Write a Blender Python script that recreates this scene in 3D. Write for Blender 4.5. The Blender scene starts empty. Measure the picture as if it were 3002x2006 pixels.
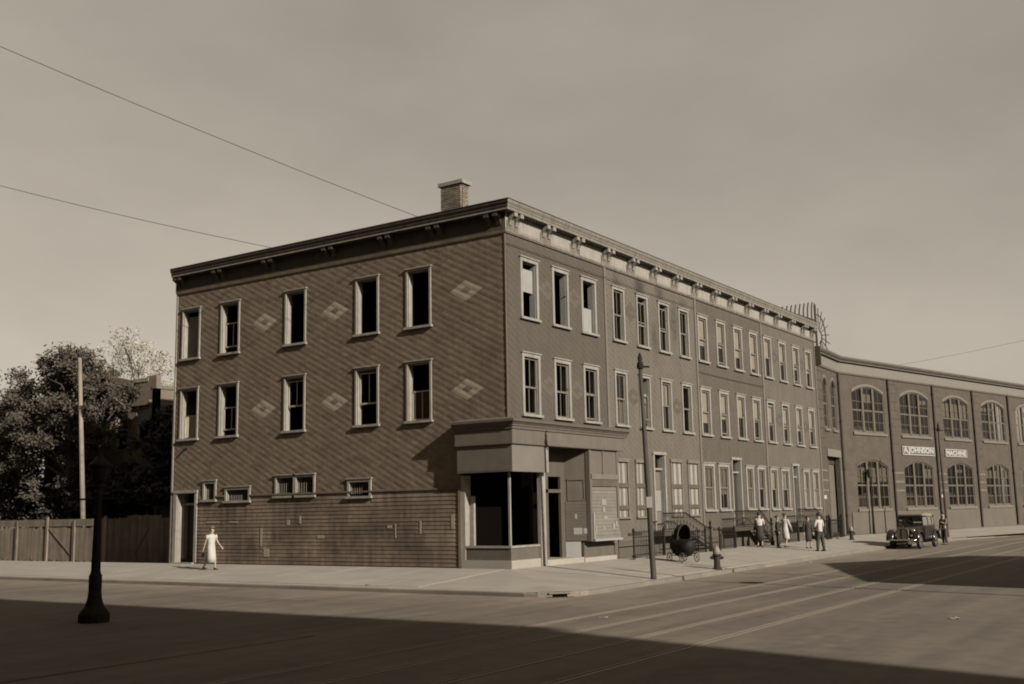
import bpy, bmesh, math, random
from mathutils import Vector, Matrix, noise as mnoise

random.seed(7)
scene = bpy.context.scene
COL = scene.collection

# ------------------------------------------------------------------ camera, world, sun, exposure
cam_data = bpy.data.cameras.new('camera')
cam_data.sensor_width = 36.0
cam_data.sensor_fit = 'HORIZONTAL'
cam_data.lens = 37.934
cam_data.clip_start = 0.1
cam_data.clip_end = 3000.0
cam = bpy.data.objects.new('camera', cam_data)
COL.objects.link(cam)
_r = Vector((0.5595, -0.8286, -0.0191)); _u = Vector((-0.1171, -0.1019, 0.9879)); _f = Vector((0.8205, 0.5505, 0.1540))
_m = Matrix((( _r.x, _u.x, -_f.x, -30.0203), (_r.y, _u.y, -_f.y, -20.3402), (_r.z, _u.z, -_f.z, 1.9), (0, 0, 0, 1)))
cam.matrix_world = _m
scene.camera = cam

SUN_DIR = Vector((0.254, 0.967, -0.49)).normalized()      # the way the light travels
SUN_EL = math.asin(-SUN_DIR.z)
world = bpy.data.worlds.new('World')
scene.world = world
world.use_nodes = True
wn = world.node_tree.nodes; wl = world.node_tree.links
wn.clear()
w_out = wn.new('ShaderNodeOutputWorld'); w_bg = wn.new('ShaderNodeBackground')
w_sky = wn.new('ShaderNodeTexSky'); w_sky.sky_type = 'NISHITA'; w_sky.sun_disc = False
w_sky.sun_elevation = SUN_EL
w_sky.sun_rotation = math.atan2(-SUN_DIR.x, -SUN_DIR.y)
w_sky.dust_density = 3.0; w_sky.air_density = 1.2; w_sky.ozone_density = 1.0
w_bw = wn.new('ShaderNodeRGBToBW')
w_tc = wn.new('ShaderNodeTexCoord')
w_map = wn.new('ShaderNodeMapping'); w_map.inputs['Scale'].default_value = (1.0, 1.0, 2.2)
w_no = wn.new('ShaderNodeTexNoise'); w_no.inputs['Scale'].default_value = 2.6; w_no.inputs['Detail'].default_value = 5.0
w_no.inputs['Roughness'].default_value = 0.52
w_mr = wn.new('ShaderNodeMapRange'); w_mr.inputs['From Min'].default_value = 0.3; w_mr.inputs['From Max'].default_value = 0.72
w_mr.inputs['To Min'].default_value = 0.86; w_mr.inputs['To Max'].default_value = 1.12
w_pow = wn.new('ShaderNodeMath'); w_pow.operation = 'POWER'; w_pow.inputs[1].default_value = 0.66
w_mul = wn.new('ShaderNodeMath'); w_mul.operation = 'MULTIPLY'
w_col = wn.new('ShaderNodeMix'); w_col.data_type = 'RGBA'; w_col.blend_type = 'MULTIPLY'; w_col.inputs[0].default_value = 1.0
w_col.inputs[7].default_value = (1.0, 0.895, 0.745, 1)
wl.new(w_sky.outputs[0], w_bw.inputs[0]); wl.new(w_tc.outputs['Generated'], w_map.inputs[0]); wl.new(w_map.outputs[0], w_no.inputs['Vector'])
wl.new(w_no.outputs['Fac'], w_mr.inputs[0]); wl.new(w_bw.outputs[0], w_pow.inputs[0]); wl.new(w_pow.outputs[0], w_mul.inputs[0]); wl.new(w_mr.outputs[0], w_mul.inputs[1])
wl.new(w_mul.outputs[0], w_col.inputs[6]); wl.new(w_col.outputs[2], w_bg.inputs['Color'])
w_bg.inputs['Strength'].default_value = 0.110
wl.new(w_bg.outputs[0], w_out.inputs['Surface'])

sun_data = bpy.data.lights.new('sun', 'SUN')
sun_data.energy = 5.0; sun_data.angle = math.radians(0.53); sun_data.color = (1.0, 0.97, 0.93)
sun = bpy.data.objects.new('sun', sun_data); COL.objects.link(sun)
sun.rotation_euler = SUN_DIR.to_track_quat('-Z', 'Y').to_euler()
sun.location = (-20, -40, 40)

scene.view_settings.view_transform = 'Standard'
scene.view_settings.look = 'None'
scene.view_settings.gamma = 1.0
scene.view_settings.use_curve_mapping = False
scene.view_settings.exposure = 0.95
scene.render.engine = 'CYCLES'
scene.cycles.pixel_filter_type = 'BLACKMAN_HARRIS'
scene.cycles.filter_width = 1.9
scene.cycles.max_bounces = 6

# ------------------------------------------------------------------ materials
def lin(c):
    c /= 255.0
    return c / 12.92 if c <= 0.04045 else ((c + 0.055) / 1.055) ** 2.4
def alb(r, g, b, e):                      # surface colour that shows as (r,g,b) where the light is e
    return (min(lin(r) / e, .8), min(lin(g) / e, .8), min(lin(b) / e, .8))
FR, SI, UP = 3.62, 1.12, 1.98

def mk(name, col, rough=0.85, var=0.12, scale=2.5, fine=0.06, fscale=40.0, bump=0.0, bscale=60.0, metal=0.0, spec=0.3, rnd=0.0, streak=0.0):
    m = bpy.data.materials.new(name); m.use_nodes = True
    n = m.node_tree.nodes; l = m.node_tree.links
    p = n['Principled BSDF']
    p.inputs['Roughness'].default_value = rough; p.inputs['Metallic'].default_value = metal
    p.inputs['Specular IOR Level'].default_value = spec
    geo = n.new('ShaderNodeNewGeometry')
    def noise(sc, detail, vec=None):
        t = n.new('ShaderNodeTexNoise'); t.inputs['Scale'].default_value = sc; t.inputs['Detail'].default_value = detail
        l.new(vec if vec else geo.outputs['Position'], t.inputs['Vector'])
        return t
    def rng(sock, amp):
        r = n.new('ShaderNodeMapRange'); r.inputs['From Min'].default_value = 0.25; r.inputs['From Max'].default_value = 0.75
        r.inputs['To Min'].default_value = 1 - amp; r.inputs['To Max'].default_value = 1 + amp
        l.new(sock, r.inputs[0]); return r.outputs[0]
    def mul(a, b):
        x = n.new('ShaderNodeMath'); x.operation = 'MULTIPLY'; l.new(a, x.inputs[0]); l.new(b, x.inputs[1]); return x.outputs[0]
    v = rng(noise(scale, 6).outputs['Fac'], var)
    if fine: v = mul(v, rng(noise(fscale, 3).outputs['Fac'], fine))
    if streak:
        mp = n.new('ShaderNodeMapping'); mp.inputs['Scale'].default_value = (1, 1, 0.12); l.new(geo.outputs['Position'], mp.inputs[0])
        v = mul(v, rng(noise(5.0, 5, mp.outputs[0]).outputs['Fac'], streak))
    if rnd:
        oi = n.new('ShaderNodeObjectInfo'); r = n.new('ShaderNodeMapRange')
        r.inputs['To Min'].default_value = 1 - rnd; r.inputs['To Max'].default_value = 1 + rnd
        l.new(oi.outputs['Random'], r.inputs[0]); v = mul(v, r.outputs[0])
    mx = n.new('ShaderNodeMix'); mx.data_type = 'RGBA'; mx.blend_type = 'MULTIPLY'; mx.inputs[0].default_value = 1.0
    mx.inputs[6].default_value = (*col, 1); l.new(v, mx.inputs[7]); l.new(mx.outputs[2], p.inputs['Base Color'])
    m['val'] = 1
    if bump:
        b = n.new('ShaderNodeBump'); b.inputs['Strength'].default_value = bump; b.inputs['Distance'].default_value = 0.01
        l.new(noise(bscale, 4).outputs['Fac'], b.inputs['Height']); l.new(b.outputs[0], p.inputs['Normal'])
    return m

def add_spots(m, spots):
    """soot or dirt stains: (x, y, z, rx, ry, rz, strength) in world metres, multiplied into the colour"""
    n = m.node_tree.nodes; l = m.node_tree.links; p = n['Principled BSDF']
    src = p.inputs['Base Color'].links[0].from_socket
    geo = n.new('ShaderNodeNewGeometry')
    nz = n.new('ShaderNodeTexNoise'); nz.inputs['Scale'].default_value = 2.2; nz.inputs['Detail'].default_value = 5
    l.new(geo.outputs['Position'], nz.inputs['Vector'])
    for (x, y, z, rx, ry, rz, s) in spots:
        mp = n.new('ShaderNodeMapping'); mp.vector_type = 'POINT'
        mp.inputs['Location'].default_value = (-x / rx, -y / ry, -z / rz); mp.inputs['Scale'].default_value = (1 / rx, 1 / ry, 1 / rz)
        l.new(geo.outputs['Position'], mp.inputs[0])
        ln = n.new('ShaderNodeVectorMath'); ln.operation = 'LENGTH'; l.new(mp.outputs[0], ln.inputs[0])
        ad = n.new('ShaderNodeMath'); ad.operation = 'MULTIPLY_ADD'; l.new(nz.outputs['Fac'], ad.inputs[0]); ad.inputs[1].default_value = 1.1
        l.new(ln.outputs['Value'], ad.inputs[2])
        r = n.new('ShaderNodeMapRange'); r.interpolation_type = 'SMOOTHSTEP'; r.inputs['From Min'].default_value = 0.5; r.inputs['From Max'].default_value = 1.55
        r.inputs['To Min'].default_value = 1 - s; r.inputs['To Max'].default_value = 1.0
        l.new(ad.outputs[0], r.inputs[0])
        mx = n.new('ShaderNodeMix'); mx.data_type = 'RGBA'; mx.blend_type = 'MULTIPLY'; mx.inputs[0].default_value = 1
        l.new(src, mx.inputs[6]); l.new(r.outputs[0], mx.inputs[7]); src = mx.outputs[2]
    l.new(src, p.inputs['Base Color'])

def mk_brick(name, col, mortar, bw=0.22, bh=0.075):
    m = mk(name, col, var=0.16, scale=1.4, fine=0.05)
    n = m.node_tree.nodes; l = m.node_tree.links; p = n['Principled BSDF']
    src = p.inputs['Base Color'].links[0].from_socket
    geo = n.new('ShaderNodeNewGeometry'); sp = n.new('ShaderNodeSeparateXYZ'); l.new(geo.outputs['Position'], sp.inputs[0])
    ad = n.new('ShaderNodeMath'); ad.operation = 'ADD'; l.new(sp.outputs[0], ad.inputs[0]); l.new(sp.outputs[1], ad.inputs[1])
    cb = n.new('ShaderNodeCombineXYZ'); l.new(ad.outputs[0], cb.inputs[0]); l.new(sp.outputs[2], cb.inputs[1])
    bt = n.new('ShaderNodeTexBrick'); bt.inputs['Scale'].default_value = 1.0
    bt.inputs['Brick Width'].default_value = bw; bt.inputs['Row Height'].default_value = bh; bt.inputs['Mortar Size'].default_value = 0.008
    bt.inputs['Color1'].default_value = (0.85, 0.85, 0.85, 1); bt.inputs['Color2'].default_value = (1.12, 1.12, 1.12, 1); bt.inputs['Mortar'].default_value = (mortar, mortar, mortar, 1)
    l.new(cb.outputs[0], bt.inputs['Vector'])
    mx = n.new('ShaderNodeMix'); mx.data_type = 'RGBA'; mx.blend_type = 'MULTIPLY'; mx.inputs[0].default_value = 1
    l.new(src, mx.inputs[6]); l.new(bt.outputs['Color'], mx.inputs[7]); l.new(mx.outputs[2], p.inputs['Base Color'])
    return m

M = {}
M['side_shingle'] = mk('weathered_shingle_side', alb(88, 75, 60, SI), var=0.16, scale=0.7, fine=0.14, fscale=9, rnd=0.12, streak=0.10)
M['side_shingle_faded'] = mk('weathered_shingle_side_faded', alb(92, 79, 63, SI), var=0.12, scale=1.1, fine=0.14, fscale=9)
M['side_shingle_dirty'] = mk('weathered_shingle_side_dirty', alb(81, 68, 54, SI), var=0.12, scale=1.1, fine=0.14, fscale=9)
M['shingle_light'] = mk('pale_shingle', alb(124, 111, 94, SI), var=0.10, scale=3, rnd=0.05)
M['front1'] = mk('shingle_front_corner', alb(113, 101, 85, FR), var=0.08, scale=1.3, fine=0.12, fscale=10, streak=0.10)
M['front2'] = mk('shingle_front_second', alb(134, 122, 105, FR), var=0.10, scale=1.0, fine=0.12, fscale=10, streak=0.10)
M['front3'] = mk('shingle_front_third', alb(118, 106, 90, FR), var=0.09, scale=1.1, fine=0.12, fscale=10, streak=0.10)
M['front4'] = mk('shingle_front_fourth', alb(131, 119, 103, FR), var=0.10, scale=1.0, fine=0.12, fscale=10, streak=0.10)
add_spots(M['front2'], [(8.0, 0, 10.95, .7, 3, .9, .45), (10.0, 0, 11.05, .75, 3, 1.0, .6), (11.9, 0, 11.0, .7, 3, .9, .45),
                        (13.2, 0, 10.0, .55, 3, 1.5, .5), (11.25, 0, 9.0, .5, 3, 1.2, .45), (14.2, 0, 10.95, .6, 3, .6, .35), (9.05, 0, 9.9, .35, 3, .6, .3)])
M['orn1'] = mk('ornament_light', alb(124, 112, 96, FR), var=0.06)
M['orn2'] = mk('ornament_dark', alb(116, 104, 88, FR), var=0.06)
M['trim'] = mk('painted_trim', alb(184, 175, 160, 3.4), var=0.12, scale=3, streak=0.18)
M['sash_side'] = mk('sash_paint_side', alb(150, 139, 122, 1.5), var=0.08)
M['trim_side'] = mk('painted_trim_side', alb(176, 166, 150, 2.9), var=0.14, scale=5, streak=0.2)
M['cornice'] = mk('cornice_paint', alb(160, 149, 131, FR), var=0.14, scale=2.2, streak=0.22)
M['cornice_side'] = mk('cornice_paint_shaded', alb(96, 80, 64, FR), var=0.2, scale=2.2, streak=0.3)  # darker copy of the cornice paint, shade of the side run in the colour
M['moulding_side'] = mk('moulding_paint_sunlit', alb(160, 145, 126, SI), var=0.2, scale=1.5, streak=0.2)  # pale line of sunlight on the side moulding put into the colour
M['frieze'] = mk('frieze_paint', alb(182, 173, 157, 3.1), var=0.1, scale=2.0, streak=0.16)
M['frieze_side'] = mk('frieze_paint_shaded', alb(92, 76, 60, FR), var=0.25, scale=2.0, streak=0.3)  # darker copy of the frieze paint; shade under the side cornice painted in
M['stain'] = mk('streaked_frieze_paint', alb(146, 133, 114, FR), var=0.25, scale=5, streak=0.45)
M['bracket'] = mk('bracket_paint', alb(170, 160, 144, 3.1), var=0.18, scale=6)
M['corner_board'] = mk('corner_board_paint', alb(150, 139, 122, FR), var=0.1, streak=0.12)
M['clapboard'] = mk('clapboard_dirty', alb(86, 73, 59, SI), var=0.48, scale=0.55, fine=0.22, fscale=5, rnd=0.10, streak=0.34)
add_spots(M['clapboard'], [(0, 10.6, 1.0, 2, 1.2, .7, .32), (0, 8.2, .8, 2, 1.0, .8, .38), (0, 6.2, 1.3, 2, 1.3, .6, .32), (0, 12.4, .7, 2, .7, .6, .28), (0, 4.3, .7, 2, 1.0, .6, .3), (0, 3.0, 1.6, 2, .6, .8, .22)])
M['roof'] = mk('tar_roof', (0.03, 0.024, 0.018))
M['interior'] = mk('old_plaster', (0.075, 0.064, 0.052), var=0.2)
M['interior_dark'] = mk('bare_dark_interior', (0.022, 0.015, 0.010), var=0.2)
M['board_white'] = mk('white_board', alb(196, 190, 178, FR), var=0.06)
M['shade'] = mk('window_blind', alb(182, 173, 158, 2.8), var=0.10, scale=4)
M['sash'] = mk('sash_paint', alb(150, 138, 120, FR), var=0.1)
M['door_dark'] = mk('dark_door', (0.020, 0.014, 0.010), rough=0.6)
M['store_fascia'] = mk('store_fascia_paint', alb(137, 124, 107, FR), var=0.1, scale=2, streak=0.1)
M['store_cornice'] = mk('store_cornice_paint', alb(126, 113, 97, FR), var=0.12, scale=3)
M['store_panel'] = mk('sign_panel_faded', alb(150, 138, 122, FR), var=0.12, scale=1.6)
M['store_splay'] = mk('store_splay_paint', alb(118, 105, 87, FR), var=0.12, scale=2, streak=0.12)
M['board'] = mk('boarding_plank', alb(156, 146, 129, FR), var=0.1, scale=3, streak=0.0, rnd=0.07)
M['paper'] = mk('paper_remnant', alb(186, 178, 164, FR), var=0.08)
M['stone'] = mk('bulkhead_stone', alb(128, 116, 100, FR), var=0.16, scale=3)
M['brick_chimney'] = mk('chimney_brick', alb(146, 132, 113, 2.6), var=0.2, scale=5, rnd=0.3)
M['mortar'] = mk('mortar', alb(165, 153, 135, FR))
M['slab'] = mk('paving_concrete', alb(160, 150, 134, UP), var=0.10, scale=0.6, fine=0.07, fscale=14, rnd=0.035, bump=0.15)
M['kerb'] = mk('kerb_stone', alb(134, 123, 107, 2.3), var=0.16, scale=1.2, rnd=0.08)
ZR_ = -0.42
def road_mat():
    m = mk('worn_road', alb(107, 95, 80, UP), rough=0.9, var=0.2, scale=0.22, fine=0.16, fscale=2.2, bump=0.2, bscale=25)
    n = m.node_tree.nodes; l = m.node_tree.links; p = n['Principled BSDF']
    src = p.inputs['Base Color'].links[0].from_socket
    geo = n.new('ShaderNodeNewGeometry'); mp = n.new('ShaderNodeMapping'); mp.inputs['Scale'].default_value = (0.10, 1.6, 1.0)
    l.new(geo.outputs['Position'], mp.inputs[0])
    nz = n.new('ShaderNodeTexNoise'); nz.inputs['Scale'].default_value = 1.0; nz.inputs['Detail'].default_value = 5; l.new(mp.outputs[0], nz.inputs['Vector'])
    r = n.new('ShaderNodeMapRange'); r.inputs['From Min'].default_value = .3; r.inputs['From Max'].default_value = .7; r.inputs['To Min'].default_value = 0.80; r.inputs['To Max'].default_value = 1.18
    l.new(nz.outputs['Fac'], r.inputs[0])
    mx = n.new('ShaderNodeMix'); mx.data_type = 'RGBA'; mx.blend_type = 'MULTIPLY'; mx.inputs[0].default_value = 1
    l.new(src, mx.inputs[6]); l.new(r.outputs[0], mx.inputs[7])
    # pale trodden dust along the gutters (x near -5, y near -5.5)
    sp = n.new('ShaderNodeSeparateXYZ'); l.new(geo.outputs['Position'], sp.inputs[0])
    mxx = n.new('ShaderNodeMath'); mxx.operation = 'MAXIMUM'
    a1 = n.new('ShaderNodeMath'); a1.operation = 'ADD'; l.new(sp.outputs[1], a1.inputs[0]); a1.inputs[1].default_value = 5.2
    a2 = n.new('ShaderNodeMath'); a2.operation = 'ADD'; l.new(sp.outputs[0], a2.inputs[0]); a2.inputs[1].default_value = 5.2
    mn = n.new('ShaderNodeMath'); mn.operation = 'MINIMUM'; l.new(a1.outputs[0], mn.inputs[0]); l.new(a2.outputs[0], mn.inputs[1])
    r2 = n.new('ShaderNodeMapRange'); r2.inputs['From Min'].default_value = -3.2; r2.inputs['From Max'].default_value = -0.1; r2.inputs['To Min'].default_value = 1.0; r2.inputs['To Max'].default_value = 1.5
    l.new(mn.outputs[0], r2.inputs[0])
    mx2 = n.new('ShaderNodeMix'); mx2.data_type = 'RGBA'; mx2.blend_type = 'MULTIPLY'; mx2.inputs[0].default_value = 1
    l.new(mx.outputs[2], mx2.inputs[6]); l.new(r2.outputs[0], mx2.inputs[7]); l.new(mx2.outputs[2], p.inputs['Base Color'])
    return m
M['road'] = road_mat()
add_spots(M['road'], [(6, -10.3, ZR_, 9, .7, 1, .22), (-6, -11.6, ZR_, 7, .5, 1, .16), (18, -8.8, ZR_, 10, .6, 1, .2), (-8.5, 3, ZR_, .8, 4.5, 1, .18), (26, -6.4, ZR_, 3.5, .9, 1, .3), (-4, -7.2, ZR_, 2.2, .5, 1, .16), (-12, -14, ZR_, 5, 1.0, 1, .2), (9, -6.3, ZR_, 3, .35, 1, .2)])
M['ground'] = mk('lot_earth', alb(110, 98, 82, UP), var=0.2, scale=0.4)
M['rail'] = mk('worn_steel_rail', alb(128, 116, 99, UP), rough=0.5, var=0.1)
M['iron'] = mk('dark_iron', (0.009, 0.0065, 0.0045), rough=0.75, spec=0.12)
M['iron_grey'] = mk('rusty_iron', (0.036, 0.027, 0.019), rough=0.8, spec=0.15)
M['pole'] = mk('trolley_pole_paint', (0.030, 0.023, 0.016), rough=0.7, spec=0.2, var=0.15)
M['pole_wood'] = mk('weathered_pole_wood', alb(138, 125, 108, 1.9), var=0.15, scale=4, streak=0.2)
M['fence_wood'] = mk('fence_board', (0.075, 0.058, 0.042), var=0.25, scale=2, rnd=0.25, streak=0.2)
M['fence_white'] = mk('pale_fence_board', alb(116, 104, 88, 1.4), var=0.2, scale=2, rnd=0.15, streak=0.2)
M['factory'] = mk_brick('factory_brick', alb(110, 97, 81, FR), 1.18)
M['factory_stone'] = mk('factory_band_stone', alb(150, 139, 122, FR), var=0.1)
M['factory_base'] = mk('factory_base_render', alb(132, 120, 103, FR), var=0.12, scale=1.2)
M['factory_frieze'] = mk('factory_frieze_paint', alb(160, 150, 134, FR), var=0.06)
M['factory_sash'] = mk('factory_sash_paint', alb(132, 119, 101, FR), var=0.1)
M['factory_sky_reflection'] = mk('factory_sky_reflection', alb(132, 121, 106, FR), var=0.1)  # pale board colour that paints sky reflections in the glass
M['factory_dark'] = mk('drain_pipe_paint', (0.028, 0.02, 0.014))
M['sign_ground'] = mk('sign_ground_grey', alb(136, 124, 109, FR), var=0.05)
M['sign_white'] = mk('sign_white', alb(210, 205, 195, 2.9), var=0.02)
M['brick_far'] = mk_brick('neighbour_brick', alb(104, 90, 75, 1.4), 1.2)
M['leaf'] = mk('leaf', (0.050, 0.041, 0.029), rough=0.8, spec=0.1, var=0.35, scale=1.2, fine=0.3, fscale=6)
M['leaf_dark'] = mk('leaf_dark', (0.016, 0.012, 0.008), rough=0.6, var=0.3, scale=1.2)
M['leaf_pale'] = mk('leaf_pale', (0.22, 0.195, 0.15), rough=0.7, var=0.25, scale=1.2)
M['bark'] = mk('bark', (0.05, 0.038, 0.027))
M['car_paint'] = mk('black_car_paint', (0.010, 0.008, 0.006), rough=0.22, var=0.1, fine=0, spec=0.6)
M['car_roof'] = mk('sunlit_car_roof', alb(130, 118, 100, 1.8), rough=0.6)  # sunlit top of the black car put into the colour
M['chrome'] = mk('chrome', (0.55, 0.52, 0.46), rough=0.18, metal=1.0, var=0.03, fine=0)
M['grille'] = mk('grille_metal', alb(120, 106, 90, FR), rough=0.5, metal=0.0)
M['tyre'] = mk('tyre_rubber', (0.018, 0.014, 0.011), rough=0.9)
M['wheel'] = mk('wheel_paint', alb(140, 128, 110, FR), rough=0.5)
M['white_cloth'] = mk('white_cotton', alb(192, 185, 172, 2.05), var=0.05, scale=8)
M['dark_cloth'] = mk('dark_wool', (0.022, 0.016, 0.012))
M['trouser'] = mk('dark_trouser_cloth', (0.030, 0.023, 0.017))
M['grey_cloth'] = mk('grey_brown_cloth', (0.07, 0.056, 0.042))
M['skin'] = mk('skin', (0.20, 0.145, 0.105), rough=0.6, var=0.04)
M['hair'] = mk('dark_hair', (0.016, 0.011, 0.008), rough=0.6)
M['shoe'] = mk('dark_shoe', (0.018, 0.013, 0.010), rough=0.5)
M['pram'] = mk('black_pram_leathercloth', (0.008, 0.006, 0.0045), rough=0.7, spec=0.15)
M['wicker'] = mk('pale_wicker', alb(150, 138, 120, FR))
M['hydrant'] = mk('hydrant_paint', (0.018, 0.013, 0.009), rough=0.7, spec=0.2)
M['hydrant_top'] = mk('hydrant_pale_paint', alb(138, 126, 110, 2.0), rough=0.6)
M['sidewalk_base'] = mk('concrete_bed', alb(158, 148, 132, UP), var=0.14, scale=0.8)
M['tenement'] = mk_brick('tenement_brick', (0.12, 0.09, 0.065), 1.2)
M['soot'] = mk('deep_shade_black', (0.003, 0.002, 0.0015), var=0.0, fine=0, spec=0.0, rough=1.0)  # no soot: near-black paints the deep shade of shop and drain
def glass_mat():
    m = bpy.data.materials.new('window_glass'); m.use_nodes = True
    n = m.node_tree.nodes; l = m.node_tree.links; n.remove(n['Principled BSDF'])
    t = n.new('ShaderNodeBsdfTransparent'); t.inputs[0].default_value = (0.86, 0.83, 0.77, 1)
    g = n.new('ShaderNodeBsdfGlossy'); g.inputs['Roughness'].default_value = 0.03; g.inputs[0].default_value = (0.95, 0.92, 0.86, 1)
    fz = n.new('ShaderNodeFresnel'); fz.inputs[0].default_value = 1.5
    geo = n.new('ShaderNodeNewGeometry'); nz = n.new('ShaderNodeTexNoise'); nz.inputs['Scale'].default_value = 1.4; l.new(geo.outputs['Position'], nz.inputs['Vector'])
    b = n.new('ShaderNodeBump'); b.inputs['Strength'].default_value = 0.12; b.inputs['Distance'].default_value = 0.02; l.new(nz.outputs['Fac'], b.inputs['Height']); l.new(b.outputs[0], g.inputs['Normal'])
    mx = n.new('ShaderNodeMixShader'); l.new(fz.outputs[0], mx.inputs[0]); l.new(t.outputs[0], mx.inputs[1]); l.new(g.outputs[0], mx.inputs[2])
    l.new(mx.outputs[0], n['Material Output'].inputs['Surface'])
    return m
M['glass'] = glass_mat()

# ------------------------------------------------------------------ builders
IDENT = lambda u, v, w: (u, v, w)
def F_FRONT(u, v, w): return (u, -w, v)             # front row: u along +X, v up, w out towards the avenue
def F_SIDE(u, v, w): return (-w, u, v)              # side wall: u along +Y, v up, w out towards the side street

class MB:
    def __init__(s, fr=IDENT): s.v = []; s.f = []; s.fr = fr
    def pt(s, *p): s.v.append(s.fr(*p)); return len(s.v) - 1
    def face(s, pts): s.f.append([s.pt(*p) for p in pts])
    def box(s, a0, a1, b0, b1, c0, c1):
        i = [s.pt(a, b, c) for c in (c0, c1) for b in (b0, b1) for a in (a0, a1)]
        for q in ((0, 2, 3, 1), (4, 5, 7, 6), (0, 1, 5, 4), (2, 6, 7, 3), (0, 4, 6, 2), (1, 3, 7, 5)):
            s.f.append([i[k] for k in q])
        return s
    def prism(s, poly, w0, w1):                       # poly of (u, v), extruded along w
        n = len(poly); a = [s.pt(u, v, w0) for u, v in poly]; b = [s.pt(u, v, w1) for u, v in poly]
        s.f.append(a[::-1]); s.f.append(b)
        for k in range(n): s.f.append([a[k], a[(k + 1) % n], b[(k + 1) % n], b[k]])
        return s
    def profile(s, prof, u0, u1, m0=0.0, m1=0.0):     # prof of (w, v) swept along u; mitre: u shifts by m*w
        n = len(prof); a = [s.pt(u0 - m0 * w, v, w) for w, v in prof]; b = [s.pt(u1 + m1 * w, v, w) for w, v in prof]
        s.f.append(a); s.f.append(b[::-1])
        for k in range(n): s.f.append([a[k], b[k], b[(k + 1) % n], a[(k + 1) % n]])
        return s
    def tube(s, pts, rad, n=8, cap=True):
        pts = [Vector(s.fr(*p)) for p in pts]
        if not isinstance(rad, (list, tuple)): rad = [rad] * len(pts)
        rings = []
        for k, p in enumerate(pts):
            d = (pts[min(k + 1, len(pts) - 1)] - pts[max(k - 1, 0)]).normalized()
            a = d.orthogonal().normalized() if k == 0 else (pa - d * pa.dot(d)).normalized()
            pa = a; b = d.cross(a)
            ring = []
            for j in range(n):
                t = 2 * math.pi * j / n
                s.v.append(tuple(p + (a * math.cos(t) + b * math.sin(t)) * rad[k])); ring.append(len(s.v) - 1)
            rings.append(ring)
        for r0, r1 in zip(rings, rings[1:]):
            for j in range(n): s.f.append([r0[j], r0[(j + 1) % n], r1[(j + 1) % n], r1[j]])
        if cap: s.f.append(rings[0][::-1]); s.f.append(rings[-1])
        return s
    def lathe(s, prof, c=(0, 0, 0), n=16, sx=1.0, sy=1.0):   # prof of (r, z)
        rings = []
        for r, z in prof:
            rings.append([s.pt(c[0] + r * sx * math.cos(2 * math.pi * j / n), c[1] + r * sy * math.sin(2 * math.pi * j / n), c[2] + z) for j in range(n)])
        for r0, r1 in zip(rings, rings[1:]):
            for j in range(n): s.f.append([r0[j], r0[(j + 1) % n], r1[(j + 1) % n], r1[j]])
        s.f.append(rings[0][::-1]); s.f.append(rings[-1])
        return s
    def loft(s, rings, cap=True):
        ids = [[s.pt(*p) for p in r] for r in rings]; n = len(ids[0])
        for r0, r1 in zip(ids, ids[1:]):
            for j in range(n): s.f.append([r0[j], r0[(j + 1) % n], r1[(j + 1) % n], r1[j]])
        if cap: s.f.append(ids[0][::-1]); s.f.append(ids[-1])
        return s
    def mesh(s, name, mat=None, smooth=False, fix=True):
        me = bpy.data.meshes.new(name); me.from_pydata(s.v, [], s.f)
        if fix:
            bm = bmesh.new(); bm.from_mesh(me); bmesh.ops.recalc_face_normals(bm, faces=bm.faces); bm.to_mesh(me); bm.free()
        if smooth:
            for p in me.polygons: p.use_smooth = True
        if mat: me.materials.append(mat)
        return me
    def build(s, name, mat, parent=None, smooth=False, fix=True, **props):
        return link(name, s.mesh(name, mat, smooth, fix), parent, **props)

def link(name, data, parent=None, loc=None, rot=None, **props):
    o = bpy.data.objects.new(name, data); COL.objects.link(o)
    if parent: o.parent = parent
    if loc is not None: o.location = loc
    if rot is not None: o.rotation_euler = rot
    for k, v in props.items(): o[k] = v
    return o
def thing(name, label, cat, loc=(0, 0, 0), rz=0.0, group=None):
    o = bpy.data.objects.new(name, None); COL.objects.link(o); o.location = loc; o.rotation_euler = (0, 0, rz)
    o.empty_display_size = 0.3
    o['label'] = label; o['category'] = cat
    if group: o['group'] = group
    return o
def copy_tree(o, parent=None):
    c = o.copy(); COL.objects.link(c); c.parent = parent
    for ch in list(o.children): copy_tree(ch, c)
    return c

# ------------------------------------------------------------------ ground, road, pavements
SLOPE = 0.0585; KX = -5.2; KY = -5.2; ZK = SLOPE * KY; ZR = -0.42
def zs(x, y): return -SLOPE * max(-x, -y, 0.0)
MB().box(-900, 900, -900, 900, -1.4, -0.427).build('ground', M['ground'], kind='structure')
BD = Vector((0.9740, -0.2264)); BO = Vector((39.4, -0.06))
road = MB()
road.face([(-160, -200, ZR), (160, -200, ZR), (160, 160, ZR), (-160, 160, ZR)])
road.build('road', M['road'], kind='structure')
sw = MB()       # sloping bed below the slabs
def q3(a, b, c, d): sw.face([(*a, zs(*a) - 0.012), (*b, zs(*b) - 0.012), (*c, zs(*c) - 0.012), (*d, zs(*d) - 0.012)])
R_ = 1.3
KI = KX + 0.16
arc = [(KI + R_ - R_ * math.cos(t), KI + R_ - R_ * math.sin(t)) for t in [math.pi / 2 * k / 6 for k in range(7)]]
q3((0, 0), (0, 70), (KI, 70), (KI, KI + R_))
for a, b in zip(arc, arc[1:]): sw.face([(0, 0, -0.012), (*a, zs(*a) - 0.012), (*b, zs(*b) - 0.012)])
q3((0, 0), (KI + R_, KI), (22, -4.62), (22, 0)); q3((22, 0), (22, -4.62), (38, -4.62), (38, 0))
off = Vector((-0.2264, -0.974)) * 4.6
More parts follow.
